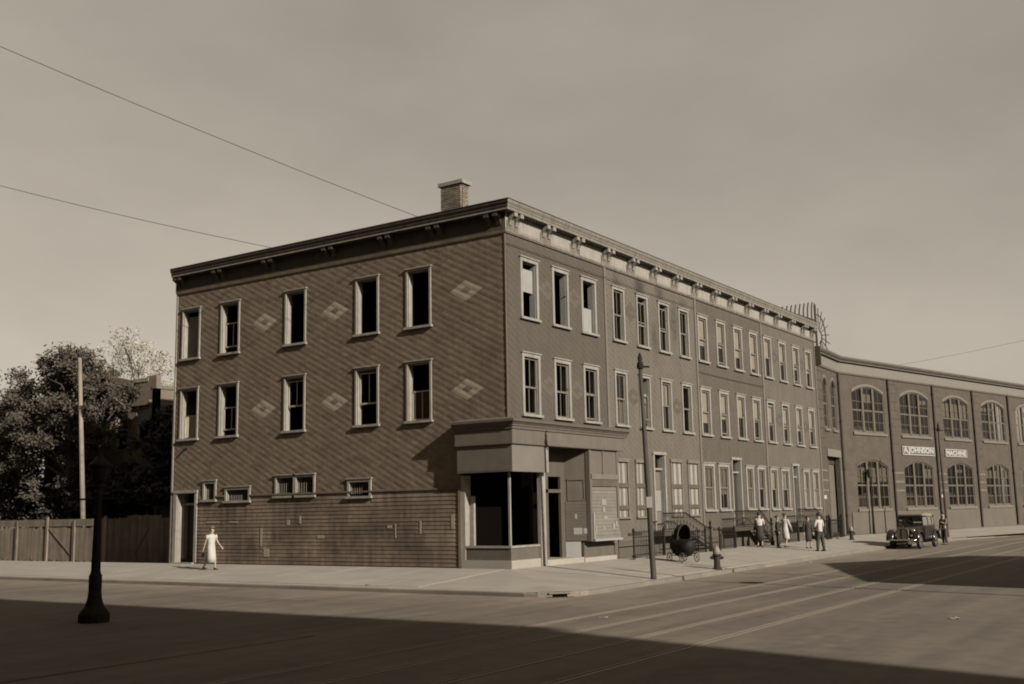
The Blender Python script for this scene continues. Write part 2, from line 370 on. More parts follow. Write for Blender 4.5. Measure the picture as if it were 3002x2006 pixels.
e0 = BO - BD * 1.8; e1 = BO + BD * 60
sw.face([(38, 0, -.012), (38, -4.62, zs(38, -4.62) - .012), (*(e1 + off), -.30), (*e1, -.012)])
side_walk = sw.build('sidewalk', M['sidewalk_base'], kind='structure')
# paving slabs, each its own piece
def slab_mesh(axis):
    m = MB(); g = 0.742
    dz = SLOPE * g
    c = [(-g, -g), (g, -g), (g, g), (-g, g)]
    for zb, o in ((0.0, 0), (-0.05, 1)):
        pass
    top = [(x, y, (dz * (y if axis == 'y' else x) / g)) for x, y in c]
    bot = [(x, y, z - 0.06) for x, y, z in top]
    m.loft([bot, top]); return m.mesh('paving_slab', M['slab'], fix=True)
sm_y = slab_mesh('y'); sm_x = slab_mesh('x')
for j in range(3):
    for i in range(30):
        x = 0.9 + i * 1.5; y = -0.95 - j * 1.5
        if x > 38 or (j == 2 and i < 0): continue
        if x - .75 < 7.1 and y + .75 > -0.2 and False: continue
        link('paving_slab', sm_y, side_walk, (x, y, zs(x, y) + random.uniform(-.003, .003)), (random.uniform(-.002, .002), random.uniform(-.002, .002), 0))
    for i in range(26):
        y = 0.9 + i * 1.5; x = -0.95 - j * 1.5
        link('paving_slab', sm_x, side_walk, (x, y, zs(x, y) + random.uniform(-.003, .003)), (random.uniform(-.002, .002), random.uniform(-.002, .002), 0))
kerb = MB().box(-5.19, -5.05, 70, 72, -.6, ZK).build('kerb', M['kerb'], kind='structure')
KYF = lambda x: -5.2 + .44 * min(max((x + 3.9) / 26.0, 0), 1)
def kerb_piece(p, q, drop=0.0):
    p = Vector(p); q = Vector(q); d = (q - p); L = d.length; d.normalize()
    m = MB(); g = 0.006
    z = zs(max(p.x, 0) * 0 + (p.x if p.y > -4 else 0), p.y if p.y < -3.5 else 0) + random.uniform(-.005, .005)
    m.loft([[(g, 0, -.6), (L - g, 0, -.6), (L - g, .15, -.6), (g, .15, -.6)], [(g, 0, z - .02), (L - g, 0, z - .02), (L - g, .15, z - .02), (g, .15, z - .02)], [(g, .018, z), (L - g, .018, z), (L - g, .15, z), (g, .15, z)]])
    m.build('kerb_stone', M['kerb'], kerb).matrix_local = Matrix.Translation((p.x, p.y, 0)) @ Matrix.Rotation(math.atan2(d.y, d.x), 4, 'Z')
y = 38.0
while y > KY + R_ + 0.3:
    L = min(random.uniform(1.6, 2.3), y - (KY + R_)); kerb_piece((KX, y), (KX, y - L)); y -= L
arc_o = [(KX + R_ - R_ * math.cos(t), KY + R_ - R_ * math.sin(t)) for t in [math.pi / 2 * k / 5 for k in range(6)]]
x = KX + R_
for k, (a, b) in enumerate(zip(arc_o, arc_o[1:])):
    if k == 2: continue                                   # the catch basin sits here
    kerb_piece(a, b)
while x < 37.5:
    L = min(random.uniform(1.6, 2.4), 38 - x); kerb_piece((x, KYF(x)), (x + L, KYF(x + L))); x += L
p = Vector((x, KYF(x)))
for k in range(10): kerb_piece(p, p + BD * 2); p = p + BD * 2
cb = thing('catch_basin', 'dark storm drain opening under the kerb at the street corner', 'storm drain', (*(Vector(arc_o[2]) + Vector(arc_o[3])) / 2, ZR))
dv = (Vector(arc_o[3]) - Vector(arc_o[2])); hl = dv.length / 2 + .1
cb.rotation_euler = (0, 0, math.atan2(dv.y, dv.x))
MB().box(-hl, hl, -.02, .5, ZK - ZR - .03, ZK - ZR + .012).build('stone_lid', M['kerb'], cb)
MB().box(-hl + .03, hl - .03, .05, .5, -.4, ZK - ZR - .035).build('opening', M['soot'], cb)
MB().box(-hl - .06, hl + .06, -.22, .02, -.02, .006).build('gutter_plate', M['iron_grey'], cb)
wsw = MB().box(-24, -14.45, -5.2, 70, -.6, -.405).build('west_sidewalk', M['road'], kind='structure')

# street car rails
def rail_obj(parent, yy):
    m = MB(); pts = [(-60, yy), (42, yy)]
    q = Vector((42, yy)); pts += [tuple(q + BD * s * 1.0) for s in (12, 40)]
    for dy, w in ((0, .065), (.13, .035)):
        lo = [(x, y + dy, ZR + .004) for x, y in pts]
        for a, b in zip(lo, lo[1:]):
            m.loft([[(a[0], a[1] - w / 2, ZR - .02), (a[0], a[1] + w / 2, ZR - .02), (a[0], a[1] + w / 2, ZR + .010), (a[0], a[1] - w / 2, ZR + .010)],
                    [(b[0], b[1] - w / 2, ZR - .02), (b[0], b[1] + w / 2, ZR - .02), (b[0], b[1] + w / 2, ZR + .010), (b[0], b[1] - w / 2, ZR + .010)]])
    return m.build('rail', M['rail'], parent)
tr1 = thing('streetcar_track', 'pair of steel streetcar rails nearer the row of houses', 'tram track', (0, 0, 0), group='streetcar tracks in the avenue')
rail_obj(tr1, -8.15); rail_obj(tr1, -9.5)
tr2 = thing('streetcar_track', 'pair of steel streetcar rails farther out in the avenue, away from the houses', 'tram track', (0, 0, 0), group='streetcar tracks in the avenue')
rail_obj(tr2, -11.02); rail_obj(tr2, -12.37)
mh = thing('manhole_cover', 'dark round iron manhole cover in the road beside the first rail', 'manhole', (1.9, -7.55, ZR))
MB().lathe([(.34, -.02), (.34, .006), (.30, .008)], n=20).build('cover', M['iron'], mh)
MB().lathe([(.41, -.02), (.41, .004)], n=20).build('frame', M['iron_grey'], mh)

# ------------------------------------------------------------------ walls with openings
def wall(fr, u0, u1, v0, v1, holes, t, name, mat, parent, **k):
    m = MB(fr)
    us = sorted({u0, u1, *[h[0] for h in holes], *[h[1] for h in holes]}); us = [u for u in us if u0 <= u <= u1]
    vs = sorted({v0, v1, *[h[2] for h in holes], *[h[3] for h in holes]}); vs = [v for v in vs if v0 <= v <= v1]
    inside = lambda u, v: any(h[0] < u < h[1] and h[2] < v < h[3] for h in holes)
    for a, b in zip(us, us[1:]):
        for c, d in zip(vs, vs[1:]):
            if inside((a + b) / 2, (c + d) / 2): continue
            m.face([(a, c, 0), (b, c, 0), (b, d, 0), (a, d, 0)]); m.face([(a, c, -t), (a, d, -t), (b, d, -t), (b, c, -t)])
    for h in holes:
        a, b, c, d = h[:4]
        for p, q in (((a, c), (a, d)), ((b, c), (b, d)), ((a, c), (b, c)), ((a, d), (b, d))):
            m.face([(*p, 0), (*q, 0), (*q, -t), (*p, -t)])
    for p, q in (((u0, v0), (u0, v1)), ((u1, v0), (u1, v1)), ((u0, v0), (u1, v0)), ((u0, v1), (u1, v1))):
        m.face([(*p, 0), (*q, 0), (*q, -t), (*p, -t)])
    return m.build(name, mat, parent, fix=False, **k)

SW, SH = 0.48, 0.25
def shingles(fr, u0, u1, v0, v1, skips, orn, proud, mat, omat, parent, near=None, variants=(), flip=False):
    """diamond shingles: near = (count, key) picks the pieces that become objects of their own"""
    cells = []; idx = {}
    nv = int((v1 - v0) / (SH / 2)) + 2; nu = int((u1 - u0) / SW) + 2
    for j in range(nv):
        for i in range(nu):
            u = u0 + i * SW + (SW / 2 if j % 2 else 0); v = v0 + j * SH / 2
            if u < u0 + .02 or u > u1 - .02 or v > v1 - SH * .3 or v < v0: continue
            if any(a < u < b and c < v < d for a, b, c, d in skips): continue
            cells.append((u, v)); idx[(2 * i + (j % 2), j)] = (u, v)
    light = set()
    for (ou, ov) in orn:
        ci, cj = min(idx, key=lambda q: (idx[q][0] - ou) ** 2 + 4 * (idx[q][1] - ov) ** 2)
        for a in (-1, 0, 1):
            for b in (-1, 0, 1):
                if (a or b) and (ci + a + b, cj + a - b) in idx: light.add(idx[(ci + a + b, cj + a - b)])
    def geo(m, u, v, p, clip=True):
        hw, hh = SW * .495, SH * .495
        T = (u, v + hh, .003); ra_, la_ = (.88, .12) if flip else (.12, .88)
        Rr = (u + hw, v, .004 + p * ra_); B = (u, v - hh, .003 + p); L = (u - hw, v, .004 + p * la_)
        if clip:
            for (ra, rb, rc, rd) in skips:
                if u + hw <= ra or u - hw >= rb or v + hh <= rc or v - hh >= rd: continue
                if u <= ra and rc < v < rd: Rr = (min(Rr[0], ra), v, Rr[2])
                elif u >= rb and rc < v < rd: L = (max(L[0], rb), v, L[2])
                if ra - hw * .6 < u < rb + hw * .6:
                    if v >= rd: B = (u, max(B[1], rd), B[2])
                    elif v <= rc: T = (u, min(T[1], rc), T[2])
        if clip and u + hw > u1: Rr = (u1, v, Rr[2])
        if clip and u - hw < u0: L = (u0, v, L[2])
        if flip:      # cupped shingle: rises to a ridge, then rolls down to its lower edge
            T = (*T[:2], .002); L = (*L[:2], .003); B = (*B[:2], .003); Rr = (*Rr[:2], .002)
            m1 = (T[0] + (Rr[0] - T[0]) * .52, T[1] + (Rr[1] - T[1]) * .52, .002 + p); m2 = (L[0] + (B[0] - L[0]) * .52, L[1] + (B[1] - L[1]) * .52, .002 + p * random.uniform(.45, 1.35))
            m.face([T, L, m2, m1]); m.face([m1, m2, B, Rr]); m.face([L, B, (B[0], B[1], -.001), (L[0], L[1], -.001)]); return
        m.face([T, L, B, Rr]); m.face([L, (*L[:2], 0), (*B[:2], 0), B]); m.face([B, (*B[:2], 0), (*Rr[:2], 0), Rr])
    mains = [c for c in cells if c not in light]
    lights = [c for c in cells if c in light]
    if near:
        mains.sort(key=near[1]); pick = mains[:near[0] - len(lights)]; mains = mains[near[0] - len(lights):]
        proto = {}
        for lst, mt, nm in ((pick, mat, 'shingle'), (lights, omat, 'shingle')):
            m0 = MB(fr); geo(m0, 0, 0, proud, False)
            # clipped ends keep their own mesh, the rest share one
            o0 = Vector(fr(0, 0, 0)); me = m0.mesh('shingle', mt, fix=False)
            for (u, v) in lst:
                if u + SW * .5 > u1 or u - SW * .5 < u0 or any(a - SW * .5 < u < b + SW * .5 and c - SH * .5 < v < d + SH * .5 for a, b, c, d in skips):
                    mm = MB(fr); geo(mm, u, v, proud * random.uniform(.85, 1.2)); mm.build('shingle', mt, parent, fix=False)
                else: link('shingle', me, parent, Vector(fr(u, v, random.uniform(-.004, .006))) - o0)
    else:
        m1 = MB(fr); geo(m1, 0, 0, proud, False); me = m1.mesh('ornament_shingle', omat, fix=False); o0 = Vector(fr(0, 0, 0))
        for (u, v) in lights: link('ornament_shingle', me, parent, Vector(fr(u, v, .002)) - o0)
    m2 = MB(fr)
    for (u, v) in mains: geo(m2, u, v, proud * random.uniform(.7, 1.3))
    o2 = m2.build('shingle_cladding', mat, parent, fix=False, kind='stuff')
    for vm in variants: o2.data.materials.append(vm)
    if variants:
        pi_ = []
        for k in range(len(mains)):
            q = random.random(); pi_ += [0 if q < .62 else (1 if q < .82 else 2)] * 3
        o2.data.polygons.foreach_set('material_index', pi_)

def sash_unit(fr, parent, a, b, v0, v1, w, mat, muntins=1, hmuntin=0, glass=True, rail=.05):
    m = MB(fr)
    m.box(a, b, v0, v0 + rail * 1.3, w - .035, w); m.box(a, b, v1 - rail, v1, w - .035, w)
    m.box(a, a + rail, v0 + rail * 1.3, v1 - rail, w - .035, w - .001); m.box(b - rail, b, v0 + rail * 1.3, v1 - rail, w - .035, w - .001)
    for k in range(muntins):
        c = a + (b - a) * (k + 1) / (muntins + 1); m.box(c - .016, c + .016, v0 + rail * 1.3, v1 - rail, w - .032, w - .004)
    for k in range(hmuntin):
        c = v0 + (v1 - v0) * (k + 1) / (hmuntin + 1); m.box(a + rail, b - rail, c - .014, c + .014, w - .030, w - .006)
    m.build('sash', mat, parent)
    if glass:
        g = MB(fr); g.face([(a + .01, v0 + .01, w - .02), (b - .01, v0 + .01, w - .02), (b - .01, v1 - .01, w - .02), (a + .01, v1 - .01, w - .02)]); g.build('pane', M['glass'], parent, fix=False)

def window(house, fr, uc, v0, v1, W, spec, mat, jmat=None, depth=.25, c=.12, drip=True, bars=0, name='window', sd=(-.10, -.15, -.21)):
    """frame with casing, jambs, sill, sashes and blind; returns the hole (u0,u1,v0,v1)"""
    a, b = uc - W / 2, uc + W / 2; ia, ib, iv0, iv1 = a + c, b - c, v0, v1 - c
    m = MB(fr)
    m.box(a, ia, v0, iv1, -.01, .055); m.box(ib, b, v0, iv1, -.01, .055); m.box(a - .01, b + .01, iv1, v1, -.01, .06)
    m.box(ia - .002, ia + .022, iv0, iv1, -depth, -.011); m.box(ib - .022, ib + .002, iv0, iv1, -depth, -.011)
    m.box(ia + .022, ib - .022, iv1 - .022, iv1 + .002, -depth, -.011)
    f = m.build(name, mat, house)
    if drip: MB(fr).box(a - .05, b + .05, v1 + .001, v1 + .045, -.01, .10).build('drip_cap', mat, f)
    MB(fr).box(a - .06, b + .06, v0 - .085, v0 - .001, -.02, .12).build('sill', mat, f)
    MB(fr).box(ia + .003, ib - .003, v0 - .03, v0 + .012, -depth, -.021).build('stool', mat, f)
    mid = iv0 + (iv1 - iv0) * spec.get('mid', .5); A, B = ia + .024, ib - .024
    up, lo = spec.get('up'), spec.get('lo')
    if up is not None:
        sash_unit(fr, f, A, B, mid - .02 - up, iv1 - .024 - up, sd[0], M['sash'] if not spec.get('sm') else spec['sm'], spec.get('mu', 1), spec.get('hm', 0), spec.get('g', True))
    if lo is not None:
        sash_unit(fr, f, A, B, iv0 + .014 + lo, mid + .02 + lo, sd[1], M['sash'] if not spec.get('sm') else spec['sm'], spec.get('mu', 1), spec.get('hm', 0), spec.get('g', True))
    if 'shade' in spec:
        s0, s1 = spec['shade']; H = iv1 - iv0
        MB(fr).box(A + .004, B - .004, iv0 + H * s0 + .012, iv0 + H * s1 - .024, sd[2] - .005, sd[2] + .005).build('window_shade', spec.get('shm', M['shade']), f)
    if bars:
        m = MB(fr)
        for k in range(bars): uu = A + (B - A) * (k + .5) / bars; m.tube([(uu, iv0, -.06), (uu, iv1, -.06)], .014, 6)
        m.build('bars', M['wicker'], f)
    return (ia, ib, iv0, iv1)
def hole(uc, v0, v1, W, c=.12): return (uc - W / 2 + c, uc + W / 2 - c, v0, v1 - c)

XS = [0.0, 6.93, 15.46, 23.66, 32.20]; LEN = 17.19
Z3 = (8.57, 10.70); Z2 = (5.17, 7.30); W_ = 1.16
CORN_TOP = 12.44

# ------------------------------------------------------------------ roof cornice
def cornice_run(house, fr, u0, u1, m0, m1, mat, fmat, smat, bmat, brk, mmat=None):
    MB(fr).profile([(.0, 12.10), (.355, 12.10), (.355, 12.20), (.375, 12.22), (.375, 12.27), (.40, 12.31), (.42, 12.35), (.43, 12.44), (0, 12.46)], u0, u1, m0, m1).build('cornice', mat, house)
    MB(fr).profile([(.0, 12.46), (.45, 12.445), (.45, 12.462), (0, 12.49)], u0, u1, m0, m1).build('cornice_flashing', M['roof'], house)
    MB(fr).profile([(.0, 11.50), (.035, 11.50), (.035, 12.098), (0, 12.098)], u0, u1, m0, m1).build('frieze', fmat, house)
    MB(fr).profile([(.0, 11.38), (.05, 11.385), (.085, 11.44), (.09, 11.498), (0, 11.498)], u0, u1, m0, m1).build('frieze_moulding', mmat or mat, house)
    bm = MB(fr)
    bm.loft([[(a, z, .036) for a, z in ((-.09, 11.66), (.09, 11.66), (.09, 12.097), (-.09, 12.097))], [(a, z, .09) for a, z in ((-.09, 11.68), (.09, 11.68), (.10, 12.097), (-.10, 12.097))],
             [(a, z, .15) for a, z in ((-.10, 11.84), (.10, 11.84), (.10, 12.097), (-.10, 12.097))], [(a, z, .25) for a, z in ((-.10, 11.92), (.10, 11.92), (.10, 12.097), (-.10, 12.097))], [(a, z, .34) for a, z in ((-.10, 11.95), (.10, 11.95), (.10, 12.097), (-.10, 12.097))]])
    me = bm.mesh('bracket', bmat); o0 = Vector(fr(0, 0, 0))
    pm = MB(fr).box(-.36, .36, 11.51, 11.84, .036, .058).mesh('bracket_panel', smat)
    for (c, half) in brk:
        for s in (-half, half):
            link('bracket', me, house, Vector(fr(c + s, 0, 0)) - o0)
        link('bracket_panel', pm, house, Vector(fr(c, 0, 0)) - o0)
    cs = sorted(c for c, _ in brk)
    for a, b in zip(cs, cs[1:]): MB(fr).box(a + .48, b - .48, 11.56, 11.90, .036, .046).build('frieze_panel', fmat, house)

row_labels = ['grey shingled corner house with the empty shop on its ground floor',
              'pale shingled row house with soot above its top windows, next to the corner house',
              'darker shingled row house with white blinds, third from the corner',
              'paler shingled row house at the far end, against the brick factory']
H = [thing('corner_house', row_labels[0], 'house', (0, 0, 0))]
for k in range(1, 4): H.append(thing('row_house', row_labels[k], 'house', (0, 0, 0), group='three shingled row houses along the avenue'))

front_centres = [[1.42, 3.52, 5.61], [8.01, 10.09, 12.12, 14.17], [16.20, 18.33, 20.45, 22.51], [24.52, 26.71, 28.86, 30.95]]
F_ORN = [[(2.52, 9.74), (4.60, 9.80), (2.52, 6.30), (4.56, 6.38)], [(9.05, 9.9), (13.2, 9.95), (9.05, 6.4), (13.2, 6.35)],
         [(17.45, 9.76), (21.5, 9.85), (17.45, 6.33), (21.45, 6.28)], [(25.7, 9.8), (29.95, 9.85), (25.7, 6.33), (29.95, 6.3)]]
fm = [M['front1'], M['front2'], M['front3'], M['front4']]; om = [M['orn1'], M['orn2'], M['orn1'], M['orn2']]
BR_C = [.40, 2.55, 4.65, 6.95 + .1, 9.16, 11.23, 13.33, 15.46, 17.59, 19.66, 21.83, 23.93, 25.95, 28.09, 30.25, 31.85]

# specs of every front window: (third storey, second storey)
wb = M['board_white']
SP3 = [[dict(shade=(.47, .9), shm=wb, lo=None), dict(), dict(shade=(.02, .5), shm=wb)],
       [dict(up=0, lo=0, mu=1, g=False), dict(up=.16, lo=0, mu=1, g=False), dict(up=.14, lo=0, mu=1, g=False), dict(up=0, lo=0, mu=1, g=False)],
       [dict(up=0, lo=0, mu=0, shade=(.36, 1.)), dict(up=0, lo=.1, mu=0, shade=(.42, 1.)), dict(up=0, lo=.0, mu=0, shade=(.30, 1.)), dict(up=0, lo=0, mu=0, shade=(.12, 1.))],
       [dict(up=0, lo=0, mu=0, shade=(.48, 1.)), dict(up=0, lo=0, mu=0, shade=(.44, 1.)), dict(up=0, lo=.12, mu=0, shade=(.40, 1.)), dict(up=0, lo=0, mu=0, shade=(.40, 1.))]]
SP2 = [[dict(up=0, lo=0, g=False, mid=.47), dict(up=0, lo=0, g=False, mid=.47), dict(up=0, lo=.06, g=False, mid=.5)],
       [dict(up=.0, lo=0, mu=1, shade=(.0, .47), shm=M['interior']), dict(up=.7, lo=0, mu=0, shade=(.1, .7)), dict(up=0, lo=0, mu=1, shade=(.48, .96)), dict(up=0, lo=0, mu=0, g=False)],
       [dict(up=0, lo=0, mu=0, shade=(.26, 1.)), dict(up=0, lo=.1, mu=0, shade=(.40, 1.)), dict(up=0, lo=0, mu=0, shade=(.48, 1.)), dict(up=0, lo=.08, mu=0, shade=(.45, 1.))],
       [dict(up=.12, lo=0, mu=0, shade=(.40, .97)), dict(up=.1, lo=.06, mu=0, shade=(.38, .97)), dict(up=0, lo=.1, mu=0, shade=(.38, 1.)), dict(up=0, lo=.05, mu=0, shade=(.42, 1.))]]
# ground storey of the three row houses: (centre, width, v0, v1, kind)
G1 = [None,
      [(7.93, .95, 1.55, 3.70, 'shutter'), (9.42, .85, 1.55, 3.70, 'shutter'), (11.15, 1.16, .95, 4.20, 'door'), (12.80, 1.15, 1.55, 3.80, 'shutter'), (14.50, 1.15, 1.55, 3.80, 'shutter')],
      [(16.20, 1.26, 1.75, 3.86, 'win'), (17.92, 1.30, 1.75, 3.86, 'win'), (19.46, 1.22, .95, 4.21, 'door'), (21.14, 1.02, 1.75, 3.84, 'win'), (22.70, 1.10, 1.75, 3.84, 'win')],
      [(24.45, 1.08, 1.72, 3.83, 'win'), (26.12, 1.22, 1.72, 3.82, 'win'), (27.75, 1.05, .95, 4.11, 'door'), (29.46, 1.02, 1.72, 3.83, 'win'), (31.05, 1.12, 1.72, 3.84, 'win')]]

def door_unit(house, fr, uc, W, v0, v1, pale=False, dark=True):
    c = .12; a, b = uc - W / 2, uc + W / 2; ia, ib = a + c, b - c; tb = v1 - .12 - .55
    m = MB(fr); m.box(a, ia, v0, v1 - c, -.01, .06); m.box(ib, b, v0, v1 - c, -.01, .06); m.box(a - .03, b + .03, v1 - c, v1, -.01, .09)
    m.box(ia, ib, tb - .08, tb, -.22, -.05)
    m.box(ia - .002, ia + .02, v0, v1 - c, -.28, -.011); m.box(ib - .02, ib + .002, v0, v1 - c, -.28, -.011)
    d = m.build('door_frame', M['trim'], house)
    g = MB(fr); g.face([(ia, tb, -.2), (ib, tb, -.2), (ib, v1 - c, -.2), (ia, v1 - c, -.2)]); g.build('transom_pane', M['glass'], d, fix=False)
    m = MB(fr); m.box(ia + .02, ib - .02, v0, tb - .08, -.24, -.19)
    for (p0, p1) in ((.06, .30), (.36, .62), (.68, .95)):
        hgt = tb - .08 - v0
        for s in (0, 1):
            x0 = ia + .06 + s * (ib - ia - .08) / 2; x1 = x0 + (ib - ia - .16) / 2 - .02
            m.box(x0, x1, v0 + hgt * p0, v0 + hgt * p1, -.19, -.175)
    leaf = m.build('door', M['door_dark'] if dark else M['sash'], d)
    if pale:
        hgt = tb - .08 - v0
        MB(fr).box(ia + .03, ib - .03, v0 + hgt * .32, v0 + hgt * .66, -.172, -.16).build('pale_door_panel', M['paper'], d, label='white sheet covering the middle of the door')
    return (ia, ib, v0, v1 - c)

def shutter_unit(house, fr, uc, W, v0, v1):
    c = .10; a, b = uc - W / 2, uc + W / 2
    m = MB(fr); m.box(a, a + c, v0, v1, -.01, .05); m.box(b - c, b, v0, v1, -.01, .05); m.box(a - .03, b + .03, v1, v1 + .14, -.01, .09)
    f = m.build('boarded_window', M['corner_board'], house)
    n = 4; ww = (W - 2 * c) / n
    for k in range(n):
        MB(fr).box(a + c + k * ww + .004, a + c + (k + 1) * ww - .004, v0, v1 - random.uniform(0, .04), -.05, -.005 + random.uniform(-.01, .012)).build('plank', M['shade'] if (k + int(uc)) % 2 else M['corner_board'], f)
    for zz in (v0 + .28, v0 + 1.15):
        MB(fr).box(a + .02, b - .02, zz, zz + .17, .02, .055).build('batten', M['store_splay'], f)
    MB(fr).box(a - .05, b + .05, v0 - .07, v0 - .001, -.02, .10).build('sill', M['corner_board'], f)
    return (a + c, b - c, v0, v1)

fr = F_FRONT
for h in range(4):
    x0, x1 = XS[h], XS[h + 1]; P = H[h]; holes = []; skips = []
    for sp, (z0, z1) in ((SP3[h], Z3), (SP2[h], Z2)):
        for c, s in zip(front_centres[h], sp):
            zz0, zz1 = z0, z1 + (.03 if h else 0)
            holes.append(window(P, fr, c, zz0, zz1, W_ if h == 0 else (1.04 if h == 1 else 1.12), s, M['trim'], c=.13 if h != 1 else .11, sd=((-.03, -.07, -.12) if h < 2 else (-.004, -.042, -.085))))
            skips.append((c - W_ / 2 + .06, c + W_ / 2 - .06, zz0 - .03, zz1 - .03))
    if G1[h]:
        for (c, w, v0, v1, kd) in G1[h]:
            if kd == 'win': holes.append(window(P, fr, c, v0, v1, w, dict(up=0, lo=0, mu=1 if w > 1.15 else 0, shade=random.choice([(.5, 1.), (.35, 1.), (.0, 1.)]), shm=M['interior'] if c < 23 else M['shade']), M['trim'], c=.14, sd=(-.004, -.042, -.085)))
            elif kd == 'door': holes.append(door_unit(P, fr, c, w, v0, v1, pale=(h == 1), dark=(h != 1)))
            else: holes.append(shutter_unit(P, fr, c, w, v0, v1))
            skips.append((c - w / 2 + .06, c + w / 2 - .06, v0 - .03, v1 - .03))
    zb = 4.15 if h == 0 else 0.0
    if h:
        bs = {1: [(8.7, 1.0), (10.45, .9)], 2: [(17.0 - .2, .8), (22.3, .8)], 3: [(24.9, .8), (29.6, .8)]}[h]
        for c, w in bs:
            holes.append((c - w / 2, c + w / 2, .12, .84)); skips.append((c - w / 2, c + w / 2, .1, .86))
            m = MB(fr); m.box(c - w / 2 - .06, c + w / 2 + .06, .84, .93, -.01, .09); m.box(c - w / 2, c - w / 2 + .05, .12, .84, -.12, -.04); m.box(c + w / 2 - .05, c + w / 2, .12, .84, -.12, -.04)
            for k in range(5): m.tube([(c - w / 2 + w * (k + .5) / 5, .12, -.04), (c - w / 2 + w * (k + .5) / 5, .84, -.04)], .012, 6)
            m.build('basement_window', M['iron_grey'], P)
    wall(fr, x0 + (0 if h else .003), x1, zb, 11.5, holes, .25, 'wall', fm[h], P)
    shingles(fr, x0 + .02, x1 - .08, (zb if h == 0 else 1.0), 11.38, skips, F_ORN[h], .0035, fm[h], om[h], P)
    if h: MB(fr).box(x0 + .12, x1 - .1, 0.0, 0.98, .0, .04).build('base_course', fm[h], P)
    # light board between the houses
    MB(fr).box(x1 - .075, x1 + .075, (4.9 if h == 0 else 0.0), 11.38, -.01, .05).build('corner_board', M['corner_board'], P)
    brk = [(c, .19) for c in BR_C if x0 <= c < x1]
    cornice_run(P, fr, x0 if h else 0.0, x1 if h < 3 else x1 + .02, 1.0 if h == 0 else 0, 0, M['cornice'], M['frieze'], M['stain'], M['bracket'], brk)
    # roof, floors, party walls and rooms
    MB().box(x0 + .02, x1 - .001, .01, LEN - .01, 12.2, 12.452).build('roof', M['roof'], P)
    it = MB()
    for zf in (.9 if h else .16, 4.45, 7.85, 11.25): it.box(x0 + .26, x1 - .08, .26 if zf > 1 else 2.0, LEN - .26, zf - .15, zf)
    it.box(x1 - .08, x1 - .01, .26, LEN - .02, 0.0, 12.18)
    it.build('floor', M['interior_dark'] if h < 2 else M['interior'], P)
    it = MB(); it.box(x0 + .3, x1 - .09, 3.3, 3.42, 4.5, 11.1)
    if h == 0: it.box(2.4, 2.5, .3, 3.3, 4.5, 11.1); it.box(4.5, 4.6, .3, 3.3, 4.5, 11.1)
    it.build('partition', M['interior'], P)
    if h: MB().box(x0 + .3, x1 - .09, 2.6, 2.72, .95, 4.3).build('partition', M['interior_dark'], P)
    if h: MB().box(x0 + .01, x1 - .01, LEN - .25, LEN, 0, 12.18).build('rear_wall', fm[h], P)
MB().box(32.0, 32.195, .26, LEN, 0, 12.18).build('end_wall', M['front4'], H[3])
for k in range(1, 4):
    MB().box(XS[k + 1] - .35, XS[k + 1] - .01, .4, LEN - .3, 12.46, 12.72).build('parapet', M['brick_chimney'], H[k])

MB(F_FRONT).tube([(0.0, 11.02, .07), (3.5, 10.98, .06), (6.9, 10.97, .08)], .012, 5).build('service_cable', M['iron_grey'], H[0])
MB(F_FRONT).tube([(6.95, 10.97, .08), (11, 10.93, .06), (15.4, 10.95, .08)], .010, 5).build('service_cable', M['iron_grey'], H[1])
MB(F_FRONT).tube([(15.5, 8.02, .08), (19, 7.98, .05), (23.6, 8.0, .08)], .012, 5).build('service_cable', M['iron_grey'], H[2])
# ------------------------------------------------------------------ side wall of the corner house
fr = F_SIDE; P = H[0]
side_c = [3.83, 6.30, 10.04, 13.80, 16.22]
S3 = [dict(), dict(), dict(), dict(lo=.24, mid=.5, g=False), dict(shade=(.0, .9), shm=M['interior'])]
S2 = [dict(lo=0, mid=.52), dict(up=.08, mid=.42, g=False), dict(up=.08, mid=.5, g=False), dict(lo=.22, mid=.46, g=False), dict(lo=0, mid=.47)]
holes = []; skips = []
for sp, (z0, z1), dz in ((S3, Z3, -.04), (S2, Z2, -.05)):
    for c, s in zip(side_c, sp):
        holes.append(window(P, fr, c, z0 + dz, z1 + dz, 1.15, dict(sm=M['sash_side'], **s), M['trim_side'], depth=.27, c=.075))
        skips.append((c - .52, c + .52, z0 + dz - .03, z1 + dz - .03))
for (c, w, v0, v1, bars) in ((14.82, .80, 2.56, 3.32, 7), (13.15, 1.46, 2.49, 3.03, 12), (6.66, 1.16, 2.52, 3.14, 8)):
    holes.append(window(P, fr, c, v0, v1, w, dict(), M['trim_side'], depth=.28, c=.10, bars=bars, name='barred_window')); skips.append((c - w / 2 + .05, c + w / 2 - .05, v0 - .03, v1 - .03))
for k in (0, 1):
    c = 9.43 + k * 1.07; holes.append(window(P, fr, c, 2.62, 3.40, 1.07, dict(), M['trim_side'], depth=.28, c=.08, bars=7, name='barred_window')); skips.append((c - .55, c + .55, 2.58, 3.36))
